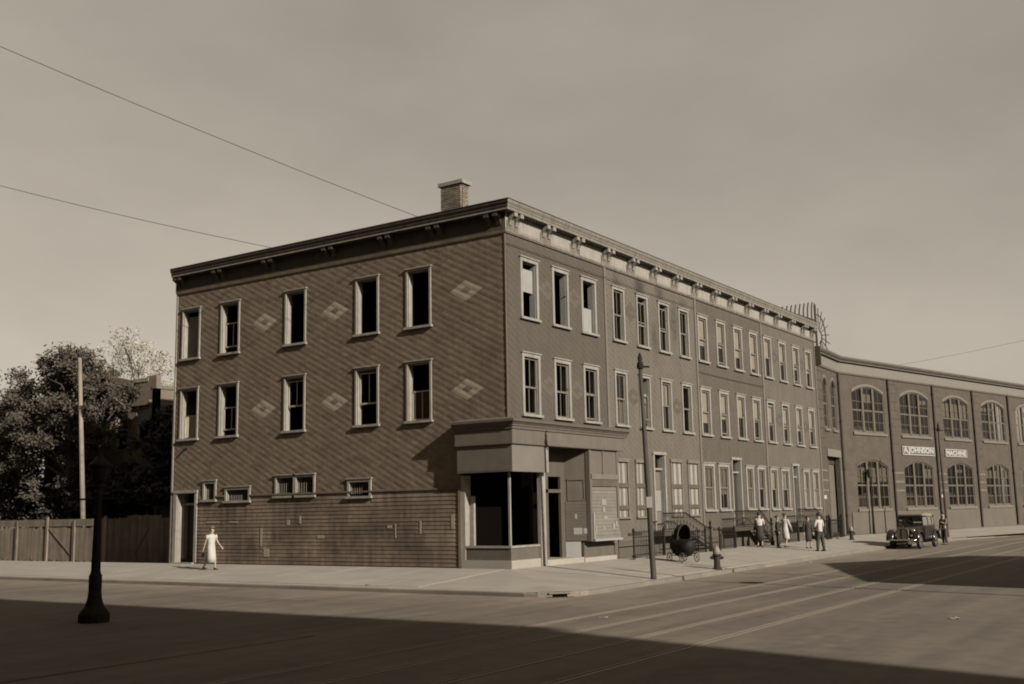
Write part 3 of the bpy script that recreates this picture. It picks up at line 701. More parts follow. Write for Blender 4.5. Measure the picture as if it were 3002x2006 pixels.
# side door
dv0, dv1 = .03, 2.98; da, db = 15.55, 17.02
m = MB(fr); m.box(da, da + .14, dv0, dv1 - .12, -.01, .06); m.box(db - .2, db, dv0, dv1 - .12, -.01, .06); m.box(da - .03, db + .03, dv1 - .12, dv1, -.01, .08)
m.box(db - .202, db - .16, dv0, dv1 - .12, -.30, -.011); m.box(db - .28, db - .202, dv0, dv1 - .12, -.52, -.28); m.box(da + .138, da + .17, dv0, dv1 - .12, -.30, -.011)
m.box(da + .17, db - .28, 2.36, 2.46, -.45, -.30); m.box(16.12, 16.17, 2.46, 2.66, -.42, -.36)
sd = m.build('door_frame', M['trim_side'], P)
MB(fr).box(da + .14, db - .28, dv0, 2.36, -.56, -.50).build('door', M['door_dark'], sd)
MB(fr).box(da + .1, db, -.02, dv0, -.5, .16).build('door_step', M['slab'], sd)
holes.append((da + .14, db - .2, dv0, dv1 - .12)); skips.append((da + .08, db - .08, 0, dv1 - .05))
holes.append((-.0, 2.02, -.1, 4.15))
wall(fr, 0.0, LEN, 0.0, 11.5, [h for h in holes if h[2] >= 0] , .25, 'wall', M['side_shingle'], P) if False else None
# wall sheet: full height, with the shop corner left open below the fascia
wall(fr, 2.02, LEN, 0.0, 11.5, [h for h in holes[:-1]], .25, 'wall', M['side_shingle'], P)
wall(fr, 0.004, 2.018, 4.15, 11.5, [], .25, 'wall', M['side_shingle'], P)
side_orn = [(11.82, 9.47), (7.94, 9.54), (1.60, 9.64), (11.82, 6.0), (7.95, 5.97), (1.60, 6.05)]
shingles(fr, 0.03, LEN - .06, 2.70, 11.38, skips + [(0, 2.05, 2.6, 4.9)], side_orn, .0085, M['side_shingle'], M['shingle_light'], P, near=(300, lambda q: q[0] * 1.0 + abs(q[1] - 8) * .35), variants=(M['side_shingle_faded'], M['side_shingle_dirty']), flip=True)
MB(fr).box(LEN - .055, LEN + .03, 0.0, 11.38, -.01, .035).build('corner_board', M['trim_side'], P)
MB(fr).box(0.0, .035, 4.9, 11.38, .0, .032).build('corner_board', M['side_shingle'], P)
# clapboards below
row = 0; z = 0.02
while z < 2.62:
    hgt = .142
    for (s0, s1) in ((2.03, 15.5), (17.03, LEN - .056)):
        u = s0
        while u < s1 - .02:
            L = min(random.uniform(2.2, 4.6), s1 - u)
            if s1 - (u + L) < .5: L = s1 - u
            segs = [(u, u + L)]
            for (c, w, v0, v1) in ((14.82, .80, 2.56, 3.32), (13.15, 1.46, 2.40, 3.03), (6.66, 1.16, 2.43, 3.14)):
                if z + hgt > v0 - .02:
                    n2 = []
                    for (a, b) in segs:
                        l0, l1 = c - w / 2 - .005, c + w / 2 + .005
                        if b <= l0 or a >= l1: n2.append((a, b))
                        else:
                            if a < l0: n2.append((a, l0))
                            if b > l1: n2.append((l1, b))
                    segs = n2
            for (a, b) in segs:
                t = random.uniform(-.002, .003)
                MB(fr).profile([(.0, z), (.030 + t, z), (.030 + t, z + .006), (.010, z + hgt + .012), (.0, z + hgt + .012)], a + .002, b - .002).build('clapboard', M['clapboard'], P)
            u += L
    z += hgt; row += 1
MB(fr).box(2.03, 12.40, 2.655, 2.71, .0, .07).build('belt_moulding', M['side_shingle'], P)
MB(fr).box(13.9, 14.40, 2.655, 2.71, .0, .07).build('belt_moulding', M['side_shingle'], P)
MB(fr).box(2.005, 2.12, 0, 2.68, -.01, .06).build('corner_board', M['side_shingle'], P)
# small weathered scraps and a bracket lamp stub
for (u, v, a, b) in ((14.2, 1.62, .75, .06), (13.1, 1.62, .5, .05), (10.2, 1.5, .16, .2), (5.1, 1.35, .22, .10), (4.9, 1.0, .05, .5), (3.75, 1.15, .08, .45), (2.3, 1.3, .14, .5), (11.7, .7, .1, .7), (11.3, .3, .3, .3), (9.6, 1.55, .1, .3), (8.4, 1.0, .35, .12)):
    MB(fr).box(u, u + a, v, v + b, .031, .040).build('paper_remnant', M['shingle_light'], P)
m = MB(fr); m.tube([(16.3, 4.72, 0), (16.35, 4.72, .10)], .05, 8); m.tube([(16.35, 4.72, .10), (16.4, 4.62, .16)], .035, 8)
m.build('wall_bracket', M['iron'], P)
MB(fr).profile([(.356, 12.10), (.372, 12.10), (.372, 12.135), (.356, 12.14)], 0, LEN, 1.0, 0).build('cornice_sun_strip', M['trim_side'], P)  # pale strip stands in for sun caught along the fascia's lower edge
MB(fr).profile([(.0, 11.50), (.115, 11.50), (.12, 11.515), (.036, 11.54), (0, 11.54)], 0, LEN, 1.0, 0).build('frieze_sun_strip', M['trim_side'], P)  # pale strip paints the lit top of the moulding
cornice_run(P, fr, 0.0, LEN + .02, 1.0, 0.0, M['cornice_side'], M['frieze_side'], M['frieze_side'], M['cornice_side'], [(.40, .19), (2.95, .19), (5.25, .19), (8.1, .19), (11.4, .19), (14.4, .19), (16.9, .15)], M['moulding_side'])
MB().box(.02, XS[1], LEN - .25, LEN - .002, 0, 12.18).build('rear_wall', M['side_shingle'], P)
MB().box(.25, 6.8, 4.6, 4.75, .16, 4.2).build('partition', M['interior_dark'], P)
it = MB(); it.box(.3, 6.7, 8.2, 8.32, 4.5, 11.1); it.box(.3, 6.7, 12.0, 12.1, 4.5, 11.1); it.box(2.6, 2.7, 3.45, 17, 4.5, 11.1); it.build('partition', M['interior_dark'], P)

# chimney: bricks on four faces round a mortar core
chm = MB().box(2.02, 2.40, 3.38, 4.24, 12.4, 14.28).build('chimney', M['mortar'], P)
brk_me = MB().box(-.095, .095, -.05, .05, -.028, .028).mesh('brick', M['brick_chimney'])
for rI in range(24):
    zc = 12.50 + rI * .075
    half = rI % 2
    for k in range(5 if half else 4):
        yy = 3.34 + (.24 * k + .12 if not half else .24 * k)
        sx_ = 1.0
        if half and k in (0, 4): yy += .06 if k == 0 else -.06; sx_ = .46
        for xx in ((2.0, 2.42) if rI > 6 else (2.0,)): link('brick', brk_me, chm, (xx, yy, zc + random.uniform(-.003, .003)), (0, 0, math.pi / 2)).scale = (1.2 * sx_, 1, 1)
    for k in range(3 if half else 2):
        xx = 2.05 + (.16 * k + .08 if not half else .16 * k); sx_ = 1.0
        if half and k in (0, 2): xx += .04 if k == 0 else -.04; sx_ = .45
        for yy in ((3.36, 4.28) if rI > 10 else (3.36,)): link('brick', brk_me, chm, (xx, yy, zc), (0, 0, 0)).scale = (.79 * sx_, .9, 1)
MB().box(1.90, 2.52, 3.22, 4.40, 14.28, 14.42).build('chimney_cap', M['trim'], chm)
MB().box(2.0, 2.42, 3.34, 4.28, 14.20, 14.279).build('chimney_corbel', M['brick_chimney'], chm)

# ------------------------------------------------------------------ shop front at the corner
fr = F_FRONT
sf = MB(); sf.box(.03, .10, .03, .10, .2, 3.17)
st = sf.build('shop_front', M['trim'], P)
def wrap(prof, name, mat, uf, us, par):
    m = MB(F_FRONT); m.profile(prof, 0.0, uf, 1.0, 0.0); m.build(name, mat, par)
    m = MB(F_SIDE); m.profile(prof, 0.0, us, 1.0, 0.0); m.build(name, mat, par)
wrap([(0, 4.58), (.44, 4.58), (.44, 4.66), (.47, 4.68), (.47, 4.72), (.54, 4.80), (.58, 4.82), (.58, 4.90), (0, 5.02)], 'shop_cornice', M['store_cornice'], 7.60, 2.03, st)
wrap([(0, 4.12), (.40, 4.12), (.40, 4.579), (0, 4.579)], 'fascia', M['store_fascia'], 7.30, 1.97, st)
wrap([(.0, 4.08), (.42, 4.08), (.42, 4.119), (0, 4.119)], 'fascia_moulding', M['store_cornice'], 7.30, 1.98, st)
# sign panels of the corner
m = MB(F_SIDE); m.profile([(.22, 3.17), (.345, 3.17), (.345, 4.079), (.22, 4.079)], 0.0, 1.92, 1.0, 0.0); m.build('sign_panel', M['store_fascia'], st)
m = MB(F_FRONT); m.profile([(.22, 3.17), (.345, 3.17), (.345, 4.079), (.22, 4.079)], 0.0, 1.66, 1.0, 0.0); m.build('sign_panel', M['store_panel'], st)
m = MB(F_SIDE); m.box(-.30, 1.92, 3.17, 3.24, .345, .36); m.build('panel_edge', M['store_splay'], st)
# post between display and entrance, jambs, bulkheads
m = MB(F_FRONT); m.box(1.74, 2.08, -.02, 3.17, -.04, .09); m.box(1.662, 1.93, 3.171, 4.079, .2, .335)
m.build('entrance_post', M['trim'], st)
m = MB(F_SIDE); m.box(1.84, 2.0, .0, 3.1, -.30, .04); m.build('display_jamb', M['trim_side'], st)
m = MB(F_SIDE); m.box(1.66, 1.84, .73, 2.4, -.32, -.22); m.build('display_jamb', M['trim_side'], st)
wrap([(-.12, .26), (.0, .26), (.0, .66), (-.12, .66)], 'bulkhead', M['stone'], 1.735, 1.84, st)
wrap([(-.16, .661), (.04, .661), (.04, .73), (-.16, .73)], 'bulkhead_sill', M['trim'], 1.735, 1.84, st)
wrap([(-.2, -.05), (.06, -.05), (.06, .259), (-.2, .259)], 'shop_base', M['slab'], 1.735, 2.0, st)
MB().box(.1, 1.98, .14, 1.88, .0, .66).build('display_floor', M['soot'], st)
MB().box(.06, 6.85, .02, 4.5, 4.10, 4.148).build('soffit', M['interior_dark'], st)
# entrance recess: floor, back wall with door, splayed right side, left return of the display
MB().box(2.085, 4.6, -.10, 1.2, -.05, .17).build('entrance_step', M['slab'], st)
MB().box(4.6, 7.0, -.14, .3, -.05, .14).build('shop_base', M['slab'], st)
FB = lambda u, v, w: (u, .52 - w, v)
m = MB(FB); m.box(2.9, 4.35, 3.08, 4.09, -.1, 0); m.box(4.08, 4.35, .17, 3.08, -.1, 0); m.box(2.9, 4.08, 2.50, 2.62, -.1, .0); m.box(2.9, 3.22, .17, 3.08, -.1, 0)
m.build('entrance_wall', M['store_splay'], st)
sv = Vector((4.80, -.26)) - Vector((4.35, .52)); sl = sv.length; sv.normalize(); sn = Vector((sv.y, -sv.x))
FS = lambda u, v, w: (4.35 + sv.x * u + sn.x * w, .52 + sv.y * u + sn.y * w, v)
MB(FS).box(0, sl, .74, 4.09, -.08, 0).build('splay_wall', M['store_splay'], st)
m = MB(FS); m.box(.10, sl - .16, 2.2, 2.25, 0, .03); m.box(.10, .15, 2.25, 2.95, 0, .03); m.box(sl - .2, sl - .15, 2.25, 2.95, 0, .03); m.box(.1, sl - .15, 2.95, 3.0, 0, .05)
m.build('splay_frame', M['store_splay'], st)
for k in range(12): MB(FS).box(.02, sl - .02, .76 + k * .118, .76 + (k + 1) * .118 - .006, 0.0, .016 + .004 * (k % 2)).build('splay_plank', M['store_splay'], st)
MB(FS).box(.0, sl * .62, .17, .72, -.05, .03).build('splay_bulkhead', M['board_white'], st)
MB(FS).box(.3, .62, .98, 1.22, .02, .03).build('paper_notice', M['paper'], st); MB(FS).box(.66, .84, 1.0, 1.2, .02, .03).build('paper_notice', M['paper'], st); MB(FS).box(.36, .44, 1.55, 1.72, .02, .03).build('paper_notice', M['paper'], st)
lv = Vector((2.95, .52)) - Vector((1.95, -.02)); ll = lv.length; lv.normalize(); ln_ = Vector((-lv.y, lv.x))
FL = lambda u, v, w: (1.95 + lv.x * u - ln_.x * w, -.02 + lv.y * u - ln_.y * w, v)
MB(FL).box(0, ll, .17, .70, -.08, 0).build('display_return', M['store_splay'], st)
MB().box(.2, 4.3, 1.9, 1.95, .16, 4.09).build('shade_backing', M['soot'], st)  # black sheet painting in the shade behind the display
MB().box(2.30, 2.34, .60, 1.9, .16, 4.09).build('shade_backing', M['soot'], st)
MB().box(2.9, 4.5, 1.6, 1.7, .17, 4.1).build('entrance_back', M['soot'], st)  # near-black paints the shade deep in the entrance
# right hand display: boarded up
m = MB(F_FRONT); m.box(4.72, 4.86, .73, 4.079, .18, .36); m.box(5.74, 5.84, 3.19, 4.079, .25, .35); m.box(6.84, 6.93, .73, 4.079, .16, .34); m.build('pilaster', M['store_fascia'], st)
for a, b in ((4.86, 5.74), (5.84, 6.84)): MB(F_FRONT).box(a, b, 3.17, 4.079, .24, .31).build('sign_panel', M['store_fascia'], st)
MB(F_FRONT).box(4.80, 6.93, 2.98, 3.168, .22, .36).build('panel_sill', M['store_panel'], st)
MB(F_FRONT).box(4.78, 6.97, 2.72, 2.978, .22, .33).build('transom_board', M['store_splay'], st)
n = 15
for k in range(n):
    z0 = .80 + k * (1.9 / n); w0 = .30 + .10 * max(0, (6 - k)) / 6
    m = MB(F_FRONT); m.profile([(.2, z0), (w0 + random.uniform(-.006, .008), z0), (w0 - .012, z0 + 1.9 / n - .006), (.2, z0 + 1.9 / n - .006)], 4.88 + random.uniform(-.01, .0), 6.90 + random.uniform(-.02, .03))
    m.build('plank', M['board'], st)
MB(F_FRONT).box(4.84, 6.94, .72, .80, .16, .46).build('boarding_ledge', M['board_white'], st)
MB(F_FRONT).box(4.80, 4.87, .80, 1.75, .30, .44).build('boarding_edge', M['board_white'], st)
for (u, v, a, b) in ((5.65, 2.02, .34, .22), (5.72, 1.75, .16, .2), (5.75, 1.5, .3, .12), (5.6, 1.12, .12, .12), (6.35, 1.12, .16, .22), (6.6, 1.22, .14, .2), (5.0, 1.0, .1, .3)):
    w0 = .30 + .10 * max(0, 6 - (v - .8) / (1.9 / 15)) / 6; MB(F_FRONT).box(u, u + a, v, v + b, w0, w0 + .014).build('paper_notice', M['paper'], st)
MB(F_FRONT).box(4.75, 6.9, .05, .72, -.12, .02).build('bulkhead', M['stone'], st)
MB().box(4.2, 6.92, .14, 4.5, .05, .10).build('display_floor', M['interior_dark'], st)
MB().box(4.88, 6.9, .25, .3, .1, 4.1).build('display_back', M['interior_dark'], st)

# ------------------------------------------------------------------ stoops, areas and railings
def stoop(house, x0, x1, n, x2, yd=-.72, solid=False):
    zt = .92
    MB().box(x0, x1, yd, .0, zt - .17, zt).build('stoop_landing', M['iron_grey'], house)
    for k in range(n):
        a = x1 + (x2 - x1) * k / n; b = x1 + (x2 - x1) * (k + 1) / n; zk = zt * (1 - (k + 1) / (n + 1))
        MB().box(a + .002, b + .03, yd, -.0, zk - .05, zk).build('stoop_step', M['iron_grey'], house)
    m = MB(); m.loft([[(x1, yd - .03, zt), (x1, yd, zt), (x1, yd, zt - .2), (x1, yd - .03, zt - .2)], [(x2, yd - .03, .08), (x2, yd, .08), (x2, yd, -.03), (x2, yd - .03, -.03)]])
    m.build('stringer', M['iron'], house)
    for xx in (x0 + .02, x1 - .12): MB().box(xx, xx + .10, yd + .02, yd + .12, -.05, zt - .17).build('stoop_leg', M['iron'], house)
    rl = MB(); top = [(x0, yd, 1.66), (x1, yd, 1.66), (x2 - .05, yd + .02, .93)]
    rl.tube(top, .028, 6); rl.tube([(x0, yd, 1.02), (x1, yd, 1.02), (x2 - .05, yd, .25)], .018, 6)
    rl.build('handrail', M['iron'], house)
    bl = MB(); L = int((x2 - x0) / .15)
    for k in range(L):
        x = x0 + (x2 - x0) * (k + .5) / L
        t = max(0.0, (x - x1) / (x2 - x1)); zb = .94 - t * .80; zt2 = 1.66 - t * .73
        bl.tube([(x, yd, zb), (x, yd, zt2)], .010, 5)
        if k % 2 == 0:
            cz = (zb + zt2) / 2; pts = [(x + .05 * math.cos(a), yd, cz + .10 * math.sin(a)) for a in [math.pi * 2 * q / 8 for q in range(9)]]
            bl.tube(pts, .012, 5)
            pts = [(x + .07 * math.cos(a), yd, zt2 - .1 + .07 * math.sin(a)) for a in [math.pi * 2 * q / 7 for q in range(8)]]
            bl.tube(pts, .010, 5)
    bl.build('balusters', M['iron_grey'], house)
    nw = MB().lathe([(.10, -.06), (.10, .18), (.07, .22), (.055, .5), (.075, .56), (.055, .6), (.05, .92), (.085, .97), (.085, 1.02), (.03, 1.08), (.06, 1.16), (.045, 1.24), (.01, 1.30)], (x2, yd, 0), 10)
    nw.build('newel_post', M['iron'], house, smooth=False)
stoop(H[1], 9.95, 12.0, 6, 14.5)
stoop(H[2], 17.3, 20.5, 5, 21.9)
stoop(H[3], 25.8, 28.7, 5, 30.4)

def iron_fence(label, x0, x1, y, h=.98, ends=True):
    t = thing('iron_area_fence', label, 'fence', ((x0 + x1) / 2, y, zs(0, y)), group='iron area fences in front of the row houses')
    L = x1 - x0; a = -L / 2
    m = MB(); m.box(a, -a, -.012, .012, h - .16, h - .13); m.box(a, -a, -.012, .012, .16, .19); m.build('rail', M['iron'], t)
    m = MB(); n = int(L / .13)
    for k in range(n + 1):
        x = a + L * k / n; m.tube([(x, 0, .02), (x, 0, h)], .011, 5); m.tube([(x, 0, h - .01), (x, 0, h + .05), (x, 0, h + .11)], [.012, .024, .002], 5)
    m.build('pickets', M['iron'], t)
    m = MB(); m.box(a - .05, -a + .05, -.09, .09, -.06, .06); m.build('curb_stone', M['kerb'], t)
    for s in (a, -a):
        MB().lathe([(.05, .0), (.05, .1), (.035, .14), (.035, h + .04), (.06, h + .07), (.05, h + .14), (.01, h + .22)], (s, 0, 0), 8).build('post', M['iron'], t)
    return t
iron_fence('black iron picket fence between the boarded shop window and the nearest trolley pole', 7.15, 9.75, -.80)
iron_fence('black iron picket fence under the stair of the soot stained house', 10.6, 13.2, -1.05, .9)
iron_fence('short black iron fence in front of the blind windows of the third house', 15.3, 17.0, -.78, .85)
iron_fence('black iron fence at the foot of the last house, behind the standing men', 22.6, 25.4, -.80)
iron_fence('black iron fence beside the factory doorway at the end of the row', 30.8, 32.6, -.78, 1.0)

for (x, y, lab) in ((31.93, -.36, 'left one of two slim iron posts by the factory doorway'), (34.4, -.30, 'right one of two slim iron posts by the factory doorway')):
    t = thing('gate_post', lab, 'post', (x, y, -.02), group='iron posts by the factory doorway')
    MB().lathe([(.14, -.05), (.14, .10), (.09, .16), (.07, .9), (.10, .94), (.10, 1.0), (.05, 1.05), (.08, 1.2), (.05, 1.3), (.01, 1.38)], n=10).build('shaft', M['iron'], t)
    MB().box(-.13, .13, -.03, .03, 1.0, 1.05).build('cross_piece', M['iron'], t)

# ------------------------------------------------------------------ factory
fac = thing('brick_factory', 'two storey brick factory with arched windows and a pale frieze, beyond the row', 'factory')
A0 = Vector((32.26, .03)); B0 = BO - BD * 1.85; d1 = (B0 - A0); L1 = d1.length; d1.normalize(); n1 = Vector((d1.y, -d1.x)); n2 = Vector((BD.y, -BD.x))
F1 = lambda u, v, w: (A0.x + d1.x * u + n1.x * w, A0.y + d1.y * u + n1.y * w, v)
F2 = lambda u, v, w: (BO.x + BD.x * u + n2.x * w, BO.y + BD.y * u + n2.y * w, v)
SEND = 30.0
def arch_pts(a, b, spring, peak, n=10):
    c = (a + b) / 2; hw = (b - a) / 2; s = peak - spring; R = (hw * hw + s * s) / (2 * s); cy = peak - R
    return [(c + hw * t, cy + math.sqrt(R * R - (hw * t) ** 2)) for t in [-1 + 2 * k / n for k in range(n + 1)]]
def arch_window(fr, a, b, v0, spring, peak, units, mat, shade=None, lower=False):
    """returns the hole; builds wall spandrels, brick arch, frame, sashes, panes"""
    pts = arch_pts(a, b, spring, peak)
    m = MB(fr)
    for p, q in zip(pts, pts[1:]):
        m.prism([p, q, (q[0], peak + .01), (p[0], peak + .01)], -.25, -.0005)
    m.build('arch_spandrel', M['factory'], fac)
    m = MB(fr)
    for p, q in zip(pts, pts[1:]): m.prism([(p[0], p[1]), (q[0], q[1]), (q[0], q[1] + .16), (p[0], p[1] + .16)], 0, .035)
    m.build('arch_hood', M['factory_stone'] if not lower else M['factory'], fac)
    f = MB(fr)
    f.box(a, a + .07, v0, spring, -.12, -.03); f.box(b - .07, b, v0, spring, -.12, -.03); f.box(a + .07, b - .07, v0, v0 + .07, -.12, -.03)
    for p, q in zip(pts, pts[1:]): f.prism([(p[0], p[1] - .08), (q[0], q[1] - .08), q, p], -.12, -.03)
    uw = (b - a) / units
    yat = lambda u: min(pts, key=lambda p: abs(p[0] - u))[1]
    for k in range(1, units): f.box(a + k * uw - .11, a + k * uw + .11, v0 + .07, min(yat(a + k * uw - .11), yat(a + k * uw + .11)) - .05, -.14, .0)
    w = f.build('arched_window', mat, fac)
    mid = v0 + (spring - v0) * .56
    for k in range(units):
        x0 = a + k * uw + (.11 if k else .07); x1 = a + (k + 1) * uw - (.11 if k < units - 1 else .07); c = (x0 + x1) / 2
        s = MB(fr)
        s.box(x0, x1, mid - .05, mid + .05, -.10, -.04); s.box(c - .02, c + .02, v0 + .07, yat(c) - .07, -.10, -.05)
        s.box(x0, x0 + .04, v0 + .07, mid - .05, -.10, -.05); s.box(x1 - .04, x1, v0 + .07, mid - .05, -.10, -.05); s.box(x0, x1, v0 + .07, v0 + .15, -.10, -.05)
        s.box(x0, x1, (v0 + mid) / 2 - .018, (v0 + mid) / 2 + .018, -.09, -.055); s.box(x0, x1, (mid + spring) / 2 - .018, (mid + spring) / 2 + .018, -.09, -.055)
        s.build('sash', mat, w)
        top = [p for p in pts if x0 <= p[0] <= x1]; yl, yr = yat(x0), yat(x1)
        g = MB(fr); g.face([(x0, v0 + .07, -.075), (x1, v0 + .07, -.075), (x1, yr - .07, -.075), *[(p[0], p[1] - .07, -.075) for p in reversed(top) if x0 + .05 < p[0] < x1 - .05], (x0, yl - .07, -.075)])
        g.build('pane', M['glass'], w, fix=False)
        if shade: 
            sv_ = shade[k % len(shade)]
            if sv_: MB(fr).box(x0 + .02, x1 - .02, mid + (1 - sv_) * (spring - mid), spring - .05, -.13, -.12).build('window_shade', M['factory_sky_reflection'], w)  # pale board in place of sky reflected in the upper sash
    MB(fr).box(a - .12, b + .12, v0 - .16, v0 - .001, -.2, .10).build('sill', M['factory_stone'], fac)
    return (a, b, v0, peak)
h1 = []
for (a, b) in ((1.50, 2.42), (3.42, 4.42)): h1.append(arch_window(F1, a, b, 6.40, 9.05, 9.48, 1, M['factory_sash'], shade=[.0]))
h1.append((1.62, 4.42, 0.02, 4.72))
wall(F1, 0, L1, 0, 11.0, h1, .25, 'wall', M['factory'], fac)
holes2 = []
for k, (a, b) in enumerate(((-.30, 3.75), (5.95, 10.03), (12.2, 16.3), (18.5, 22.6), (24.8, 28.9))):
    holes2.append(arch_window(F2, a, b, 6.40, 8.98, 9.42, 3, M['factory_sash'], shade=[[.0, .55, .0], [.0, .0, .3], [.9, .95, .9], [.3, .2, 0], [0, .4, .4]][k]))
    holes2.append(arch_window(F2, a, b, 1.55, 4.22, 4.66, 3, M['factory_sash'], shade=[[.85, .85, .8], [.0, .0, .6], [.0, .2, .0], [.5, .5, .5], [0, 0, 0]][k], lower=True))
wall(F2, -1.84, SEND, 0, 11.0, holes2, .25, 'wall', M['factory'], fac)
# rooms behind the glass, roof, cornice
for (f_, u0, u1) in ((F1, .3, L1 - .3), (F2, -1.2, SEND)):
    m = MB(f_)
    for zf in (.2, 5.3, 10.7): m.box(u0, u1, zf - .2, zf, -8, -.26)
    m.box(u0, u1, 0, 10.9, -4.2, -4.0); m.build('floor', M['interior_dark'], fac)
    MB(f_).box(u0 - .25, u1, 10.9, 11.02, -14, -.02).build('roof', M['roof'], fac)
for (f_, u0, u1, m1_, m0_) in ((F1, .06, L1, -.12, 0), (F2, -1.85, SEND, 0, -.12)):
    MB(f_).profile([(0, 10.16), (.05, 10.16), (.05, 10.80), (0, 10.80)], u0, u1, m0_, m1_).build('frieze', M['factory_frieze'], fac)
    MB(f_).profile([(0, 10.801), (.20, 10.801), (.22, 10.88), (.30, 10.94), (.36, 11.02), (.36, 11.12), (0, 11.16)], u0, u1, m0_, m1_).build('cornice', M['factory_base'], fac)
    MB(f_).profile([(0, 10.04), (.07, 10.05), (.10, 10.158), (0, 10.158)], u0, u1, m0_, m1_).build('frieze_moulding', M['factory_base'], fac)
MB(F1).box(-.06, .10, 10.0, 11.10, .0, .40).build('cornice_end', M['iron_grey'], fac)
def pipe(f_, u):
    m = MB(f_); m.tube([(u, .1, .10), (u, 10.1, .10)], .07, 8)
    for z in (1.2, 4.0, 7.0, 9.4): m.box(u - .10, u + .10, z, z + .05, 0, .17)
    m.build('drain_pipe', M['factory_dark'], fac)
pipe(F1, L1 - .2); pipe(F2, 4.35); pipe(F2, 10.68); pipe(F2, 17.0); pipe(F2, 23.3)
for (f_, u0, u1) in ((F1, .15, 1.45), (F2, 4.5, 5.75), (F2, 10.85, 12.0), (F2, 17.15, 18.3), (F1, 4.55, L1 - .45)):
    for z in (3.86, 3.28, 2.70): MB(f_).box(u0, u1, z - .06, z + .06, 0, .03).build('stone_band', M['factory_stone'], fac)
    for k in range(9): 
        MB(f_).box(u0, u1, 5.2 + k * .57, 5.2 + k * .57 + .035, 0, .022).build('brick_course', M['factory'], fac)
    MB(f_).box(u0 + .1, u0 + .6, 2.2, 2.42, 0, .04).build('wall_plate', M['sign_white'], fac) if u0 < 1 or 10 < u0 < 11 else None
for (f_, u0, u1) in ((F2, -1.2, 4.2), (F2, 4.5, 10.5), (F2, 10.85, 16.8), (F2, 17.2, 23)): MB(f_).box(u0, u1, 0, 1.36, 0, .06).build('base_course', M['factory_base'], fac)
# factory doorway
m = MB(F1); m.box(1.45, 4.60, 4.72, 5.16, -.05, .10); dl = m.build('doorway', M['factory_frieze'], fac)
MB(F1).box(4.42, 4.60, 0, 4.72, -.1, .08).build('door_jamb', M['factory_stone'], dl)
MB(F1).box(1.62, 2.5, .02, 4.2, -.5, -.45).build('door', M['factory_frieze'], dl); MB(F1).box(2.5, 2.6, 0, 4.72, -.55, -.2).build('door_post', M['factory_sash'], dl)
MB(F1).box(2.6, 4.42, .02, 4.72, -.42, -.36).build('door', M['grey_cloth'], dl)
MB(F1).box(1.62, 4.42, 4.3, 4.718, -.5, -.3).build('transom', M['factory_dark'], dl)

def sign(label, u0, u1, v0, v1, text, size, group):
    t = thing('factory_sign', label, 'sign', F2((u0 + u1) / 2, v0, 0), math.atan2(BD.y, BD.x), group)
    w = (u1 - u0) / 2; h = v1 - v0
    MB().box(-w, w, -.06, .0, 0, h).build('sign_board', M['sign_ground'], t)
    m = MB()
    m.box(-w, w, -.085, -.061, 0, .05); m.box(-w, w, -.085, -.061, h - .05, h); m.box(-w, -w + .05, -.085, -.061, .05, h - .05); m.box(w - .05, w, -.085, -.061, .05, h - .05)
    m.build('sign_border', M['sign_white'], t)
    cu = bpy.data.curves.new('lettering', 'FONT'); cu.body = text; cu.size = size; cu.extrude = .008; cu.offset = .016; cu.align_x = 'CENTER'; cu.align_y = 'CENTER'
    tmp = bpy.data.objects.new('tmp_lettering', cu); COL.objects.link(tmp)
    dg = bpy.context.evaluated_depsgraph_get(); me = bpy.data.meshes.new_from_object(tmp.evaluated_get(dg))
    bpy.data.objects.remove(tmp)
    xs = [v.co.x for v in me.vertices]; sc = (2 * w - .3) / (max(xs) - min(xs)); cx_ = (max(xs) + min(xs)) / 2
    for v in me.vertices: v.co.x = (v.co.x - cx_) * sc
    ys = [v.co.y for v in me.vertices]; cy_ = (max(ys) + min(ys)) / 2
    for v in me.vertices: v.co.y -= cy_
    me.materials.clear(); me.materials.append(M['sign_white'])
    link('lettering', me, t, (0, -.072, h / 2), (math.pi / 2, 0, 0))
sign('painted sign board reading A.JOHNSON under the second upper arched window', 5.75, 10.35, 5.08, 5.66, 'A.JOHNSON', .5, 'name boards on the factory wall')
sign('painted sign board reading MACHINE at the right hand pier of the factory', 12.0, 15.4, 5.08, 5.62, 'MACHINE', .46, 'name boards on the factory wall')

# skeleton sign frame on the roof
rs = thing('roof_sign_frame', 'bare iron sunburst sign frame with bent uprights above the factory roof', 'sign frame', (36.9, 1.2, 11.1))
m = MB(); m.tube([(-.3, 0, -.1), (-.3, 0, 3.25)], .075, 8); m.tube([(-.3, 0, 3.25), (-.3, 0, 3.4)], [.075, .03], 8); m.build('main_post', M['iron_grey'], rs)
for k in range(10):
    x = -.95 - k * .78; top = 3.4 - k * .156
    MB().tube([(x, 0, .2), (x - .05, 0, top - 1.0), (x, 0, top - .4), (x + .22, 0, top)], .045, 6).build('upright', M['iron_grey'], rs)
m = MB(); m.tube([(-8.0, .06, .9), (-.3, .06, .9)], .04, 6); m.tube([(-5.0, -.06, 2.15), (-.3, -.06, 2.28)], .035, 6); m.build('crossbar', M['iron_grey'], rs)
arcp = [(1.36 * math.sin(t) + .2, 0, 1.42 + 1.32 * math.cos(t)) for t in [-.5 + k * .28 for k in range(10)]]
MB().tube(arcp, .035, 6).build('ring', M['iron_grey'], rs)
MB().tube([(.55 * math.sin(t) + .25, 0, 1.3 + .4 * math.cos(t)) for t in [k * .4 for k in range(9)]], .03, 6).build('inner_ring', M['iron_grey'], rs)
